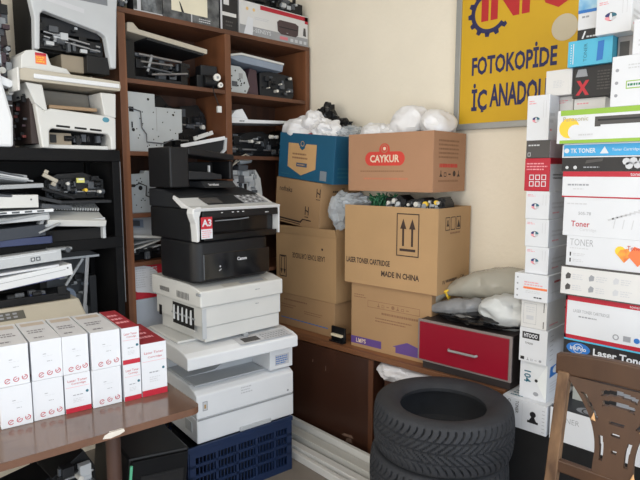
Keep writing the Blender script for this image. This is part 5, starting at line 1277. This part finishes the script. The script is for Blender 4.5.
for i, (x0, x1, y, z, d, th, m, ti, rz, tx, lb) in enumerate((
        (.60, .80, 2.575, 1.455, .16, .010, DGPL, 6, 6, 5, 'thin dark slat above the broad white panel on the rack'),
        (.86, 1.02, 2.60, 1.46, .14, .012, BPL2, 18, 10, 10, 'steeply tilted black slat near the pale clip on the rack'),
        (.95, 1.20, 2.62, 1.405, .20, .014, BPL2, 1, 0, 0, 'flat charcoal plate under the black cartridge assembly'),
        (.60, .90, 2.585, 1.352, .12, .010, GPL, -6, 5, 4, 'grey slat crossing the pale bluish tray on the rack'),
        (.85, .95, 2.585, 1.30, .10, .008, GPL, -22, 0, 0, 'short grey slat pointing up beside the ribbed tray'),
        (.62, .88, 2.59, 1.265, .20, .05, M('dark_slate_plastic', (44, 50, 60), .45), -3, 2, 0, 'dark slate tray lying above the navy one on the rack'))):
    tray('plastic_offcut', lb, x0, x1, y, z, d, th, m, ti, rz, tx=tx, cat='slat')

# rack, lower tier (shelf .82)
t = thing('dot_matrix_printer', 'beige dot-matrix printer with a dark key panel, behind the white toner boxes', 'printer', (.77, 2.60, .8205), -2)
g = G(); g.prism([(-.15, 0), (.15, 0), (.15, .145), (.06, .165), (-.05, .16), (-.11, .115), (-.15, .09)], 'x', -.30, .225, IVORY); g.build('body', t, .01, 3)
g = G(); g.box(-.28, .19, -.04, .11, .1625, .195, BPL); clutter(g, -.28, .19, -.045, .08, .17, .225, 20, (BPL, NAVYP, DGPL), 111, .01, .04); g.build('print_carriage', t, .003)
F = Fr((-.30, -.11, .115), (1, 0, 0), (0, .06, .045)); g = G(); g.rect(F, .09, .008, .285, .055, M('khaki_grey_keys', (92, 90, 84), .5), 2)
for i in range(6):
    for j in range(2): g.rect(F, .11+.026*i, .018+.018*j, .126+.026*i, .028+.018*j, GREYT, 3)
g.build('key_panel', t)['label'] = 'dark key panel'
tray('side_plate', 'blue-purple strip lying on the beige dot-matrix printer', .56, .95, 2.585, 1.058, .12, .016, M('blue_purple_plastic', (92, 98, 140), .4), tilt=-5)
tray('loose_cover', 'long white panel with a notched underside, sloping above the dot-matrix printer', .55, .985, 2.575, 1.064, .16, .05, WPL, tilt=-6, mark=lambda g, F, w: [g.disc(F, w-.02, .035, .004, DGPL), g.line(F, (.02, .03), (w-.03, .03), .002, GPL)])
tray('paper_stack', 'thin sheaf of white paper on the sloping white panel in the rack', .55, .93, 2.59, 1.118, .20, .010, WHITE, tilt=-3, cat='paper')
tray('loose_cover', 'pale grey panel with a small square grid, topmost in the lower rack tier', .55, .94, 2.58, 1.148, .18, .05, LGPL, tilt=-3, mark=lambda g, F, w: [g.frame(F, w-.13+.022*i, .012, w-.112+.022*i, .03, .004, DGPL) for i in range(2)]+[g.line(F, (.02, .04), (w-.02, .04), .002, WPL)])
t = thing('hinge_bracket', 'grey hooked bracket at the end of the pale panels in the rack', 'bracket', (.945, 2.60, 1.198)); g = G(); g.box(-.05, .05, 0, .06, -.0, .012, GPL); g.cyl((.03, -.006, .0), (.03, .05, .0), .012, DGPL, n=12); g.build('bracket', t, .002)
t = thing('stripped_chassis', 'dark printer chassis with a silver strut, upright at the right of the lower rack tier', 'chassis', (1.06, 2.86, .8205))
g = G(); g.prism([(-.14, .33), (-.08, .36), (.05, .36), (.12, .325), (.12, .31), (-.13, .318)], 'y', -.10, .12, BPL2); g.build('top_cover', t, .004)
g = G(); g.box(-.09, .11, .02, .12, .0, .316, DGPL); g.box(.085, .12, -.07, .02, .0, .21, BPL2); clutter(g, -.05, .10, -.05, .03, .01, .25, 16, (BPL2, DGPL, GPL, BLGREY), 121, .012, .05); g.box(-.13, .12, -.03, .02, .0, .05, LGPL); g.build('frame', t, .003)
g = G(); g.obox((.055, -.09, .165), (.018, .012, .31), STEEL, (0, 6, 0)); g.obox((.0, -.085, .235), (.012, .01, .17), LGPL, (0, 36, 0)); g.box(-.13, .125, -.106, -.1005, .309, .320, LGPL); g.build('strut', t, .001)
g = G(); g.cyl((-.03, -.07, .12), (-.03, -.03, .12), .045, M('blue_grey_plastic', (122, 136, 158), .5)); g.build('wheel', t, smooth=40)

# ------------------------------------------------------------------ under the work table
t = thing('computer_case', '', 'computer', (.985, 2.08, .012), -8, None, (0, 6))
t['label'] = 'black computer case with a pale green edge strip, leaning under the table'
g = G(); g.box(-.12, .12, -.20, .22, .0, .47, BPL); g.build('case', t, .008)
g = G(); st = len(g.v); g.box(-.11, .11, -.215, -.2005, .03, .46, M('matt_black_bezel', (12, 13, 16), .6, spec=.2)); g.box(-.075, .095, -.219, -.2155, .10, .40, DARKIN); 
for i in range(6): g.box(-.03, .07, -.2215, -.2192, .14+.05*i, .145+.05*i, BPL)
g.build('front_bezel', t, .003)
g = G(); g.box(-.1195, -.1105, -.222, -.2152, .12, .45, M('pale_green_strip', (96, 190, 150), .4)); g.build('edge_strip', t)['label'] = 'pale green strip'
mechanism('printer_mechanism', 'dark stripped machine parts piled under the middle of the work table', 'mechanism', .64, .79, 1.92, 2.2, .36, .20, 131, n=30, extra=(BPL, BPL2, DGPL, LGPL))
g = G(); g.box(-.30, .14, -.18, .18, 0, .3595, BPL2)
solo(g, 'dark_carton', 'dark carton under the work table carrying the machine parts', 'box', (.66, 2.06, .0), -4)
t = thing('paper_tray', 'pale cracked tray piece under the left of the work table', 'tray', (.62, 1.93, .36), 20); g = G(); g.box(-.07, .07, -.06, .06, .0, .04, LGPL); g.box(-.05, .06, -.05, .05, .0405, .075, BPL2); clutter(g, -.07, .07, -.07, -.05, .005, .06, 8, (LGPL, WPL, DGPL), 141, .01, .03); g.build('tray', t, .003)
t = thing('keyboard', 'black device edge with a small pale mark under the table beside its leg', 'device', (.60, 2.02, .436), 14); g = G(); g.box(-.08, .14, -.05, .10, .0, .05, BPL); F = FF(-.08, -.05, 0); g.bars(F, .03, .02, .07, .03, 1, LGREY, 2); g.build('case', t, .004)
t.name = 'black_device'

# ------------------------------------------------------------------ light and camera
w = bpy.data.worlds.new('daylight'); scene.world = w; w.use_nodes = True
nt = w.node_tree; bg = nt.nodes['Background']
bg.inputs['Color'].default_value = (.78, .87, 1.0, 1); bg.inputs['Strength'].default_value = .6
def area(name, loc, rot, sx, sy, power, col):
    l = bpy.data.lights.new(name, 'AREA'); l.shape = 'RECTANGLE'; l.size = sx; l.size_y = sy; l.energy = power; l.color = col
    o = bpy.data.objects.new(name, l); COL.objects.link(o); o.location = loc; o.rotation_euler = [R(a) for a in rot]; return o
area('shopfront_daylight', (-.05, -1.28, 1.35), (90, 0, 0), 4.4, 2.4, 72, (.86, .93, 1.0))
area('side_fill_light', (-2.55, .9, 1.75), (90, 0, -90), 3.2, 2.0, 62, (1.0, .97, .92))  # unseen fill added from the left to brighten the right wall; no window there
area('overhead_warm_fill', (.3, .6, 2.97), (0, 0, 0), 1.2, .3, 16, (1.0, .93, .82))  # unseen warm fill overhead, warming the cream wall
cam = bpy.data.cameras.new('camera'); co = bpy.data.objects.new('camera', cam); COL.objects.link(co)
cam.sensor_width = 36; cam.lens = 560/640*36; cam.clip_start = .02
co.location = (0, 0, 1.55); co.rotation_euler = (math.pi/2-math.atan(68/560), 0, R(-45))
scene.camera = co
vs = scene.view_settings; vs.view_transform = 'Standard'; vs.look = 'None'; vs.gamma = 1; vs.use_curve_mapping = False; vs.exposure = .2
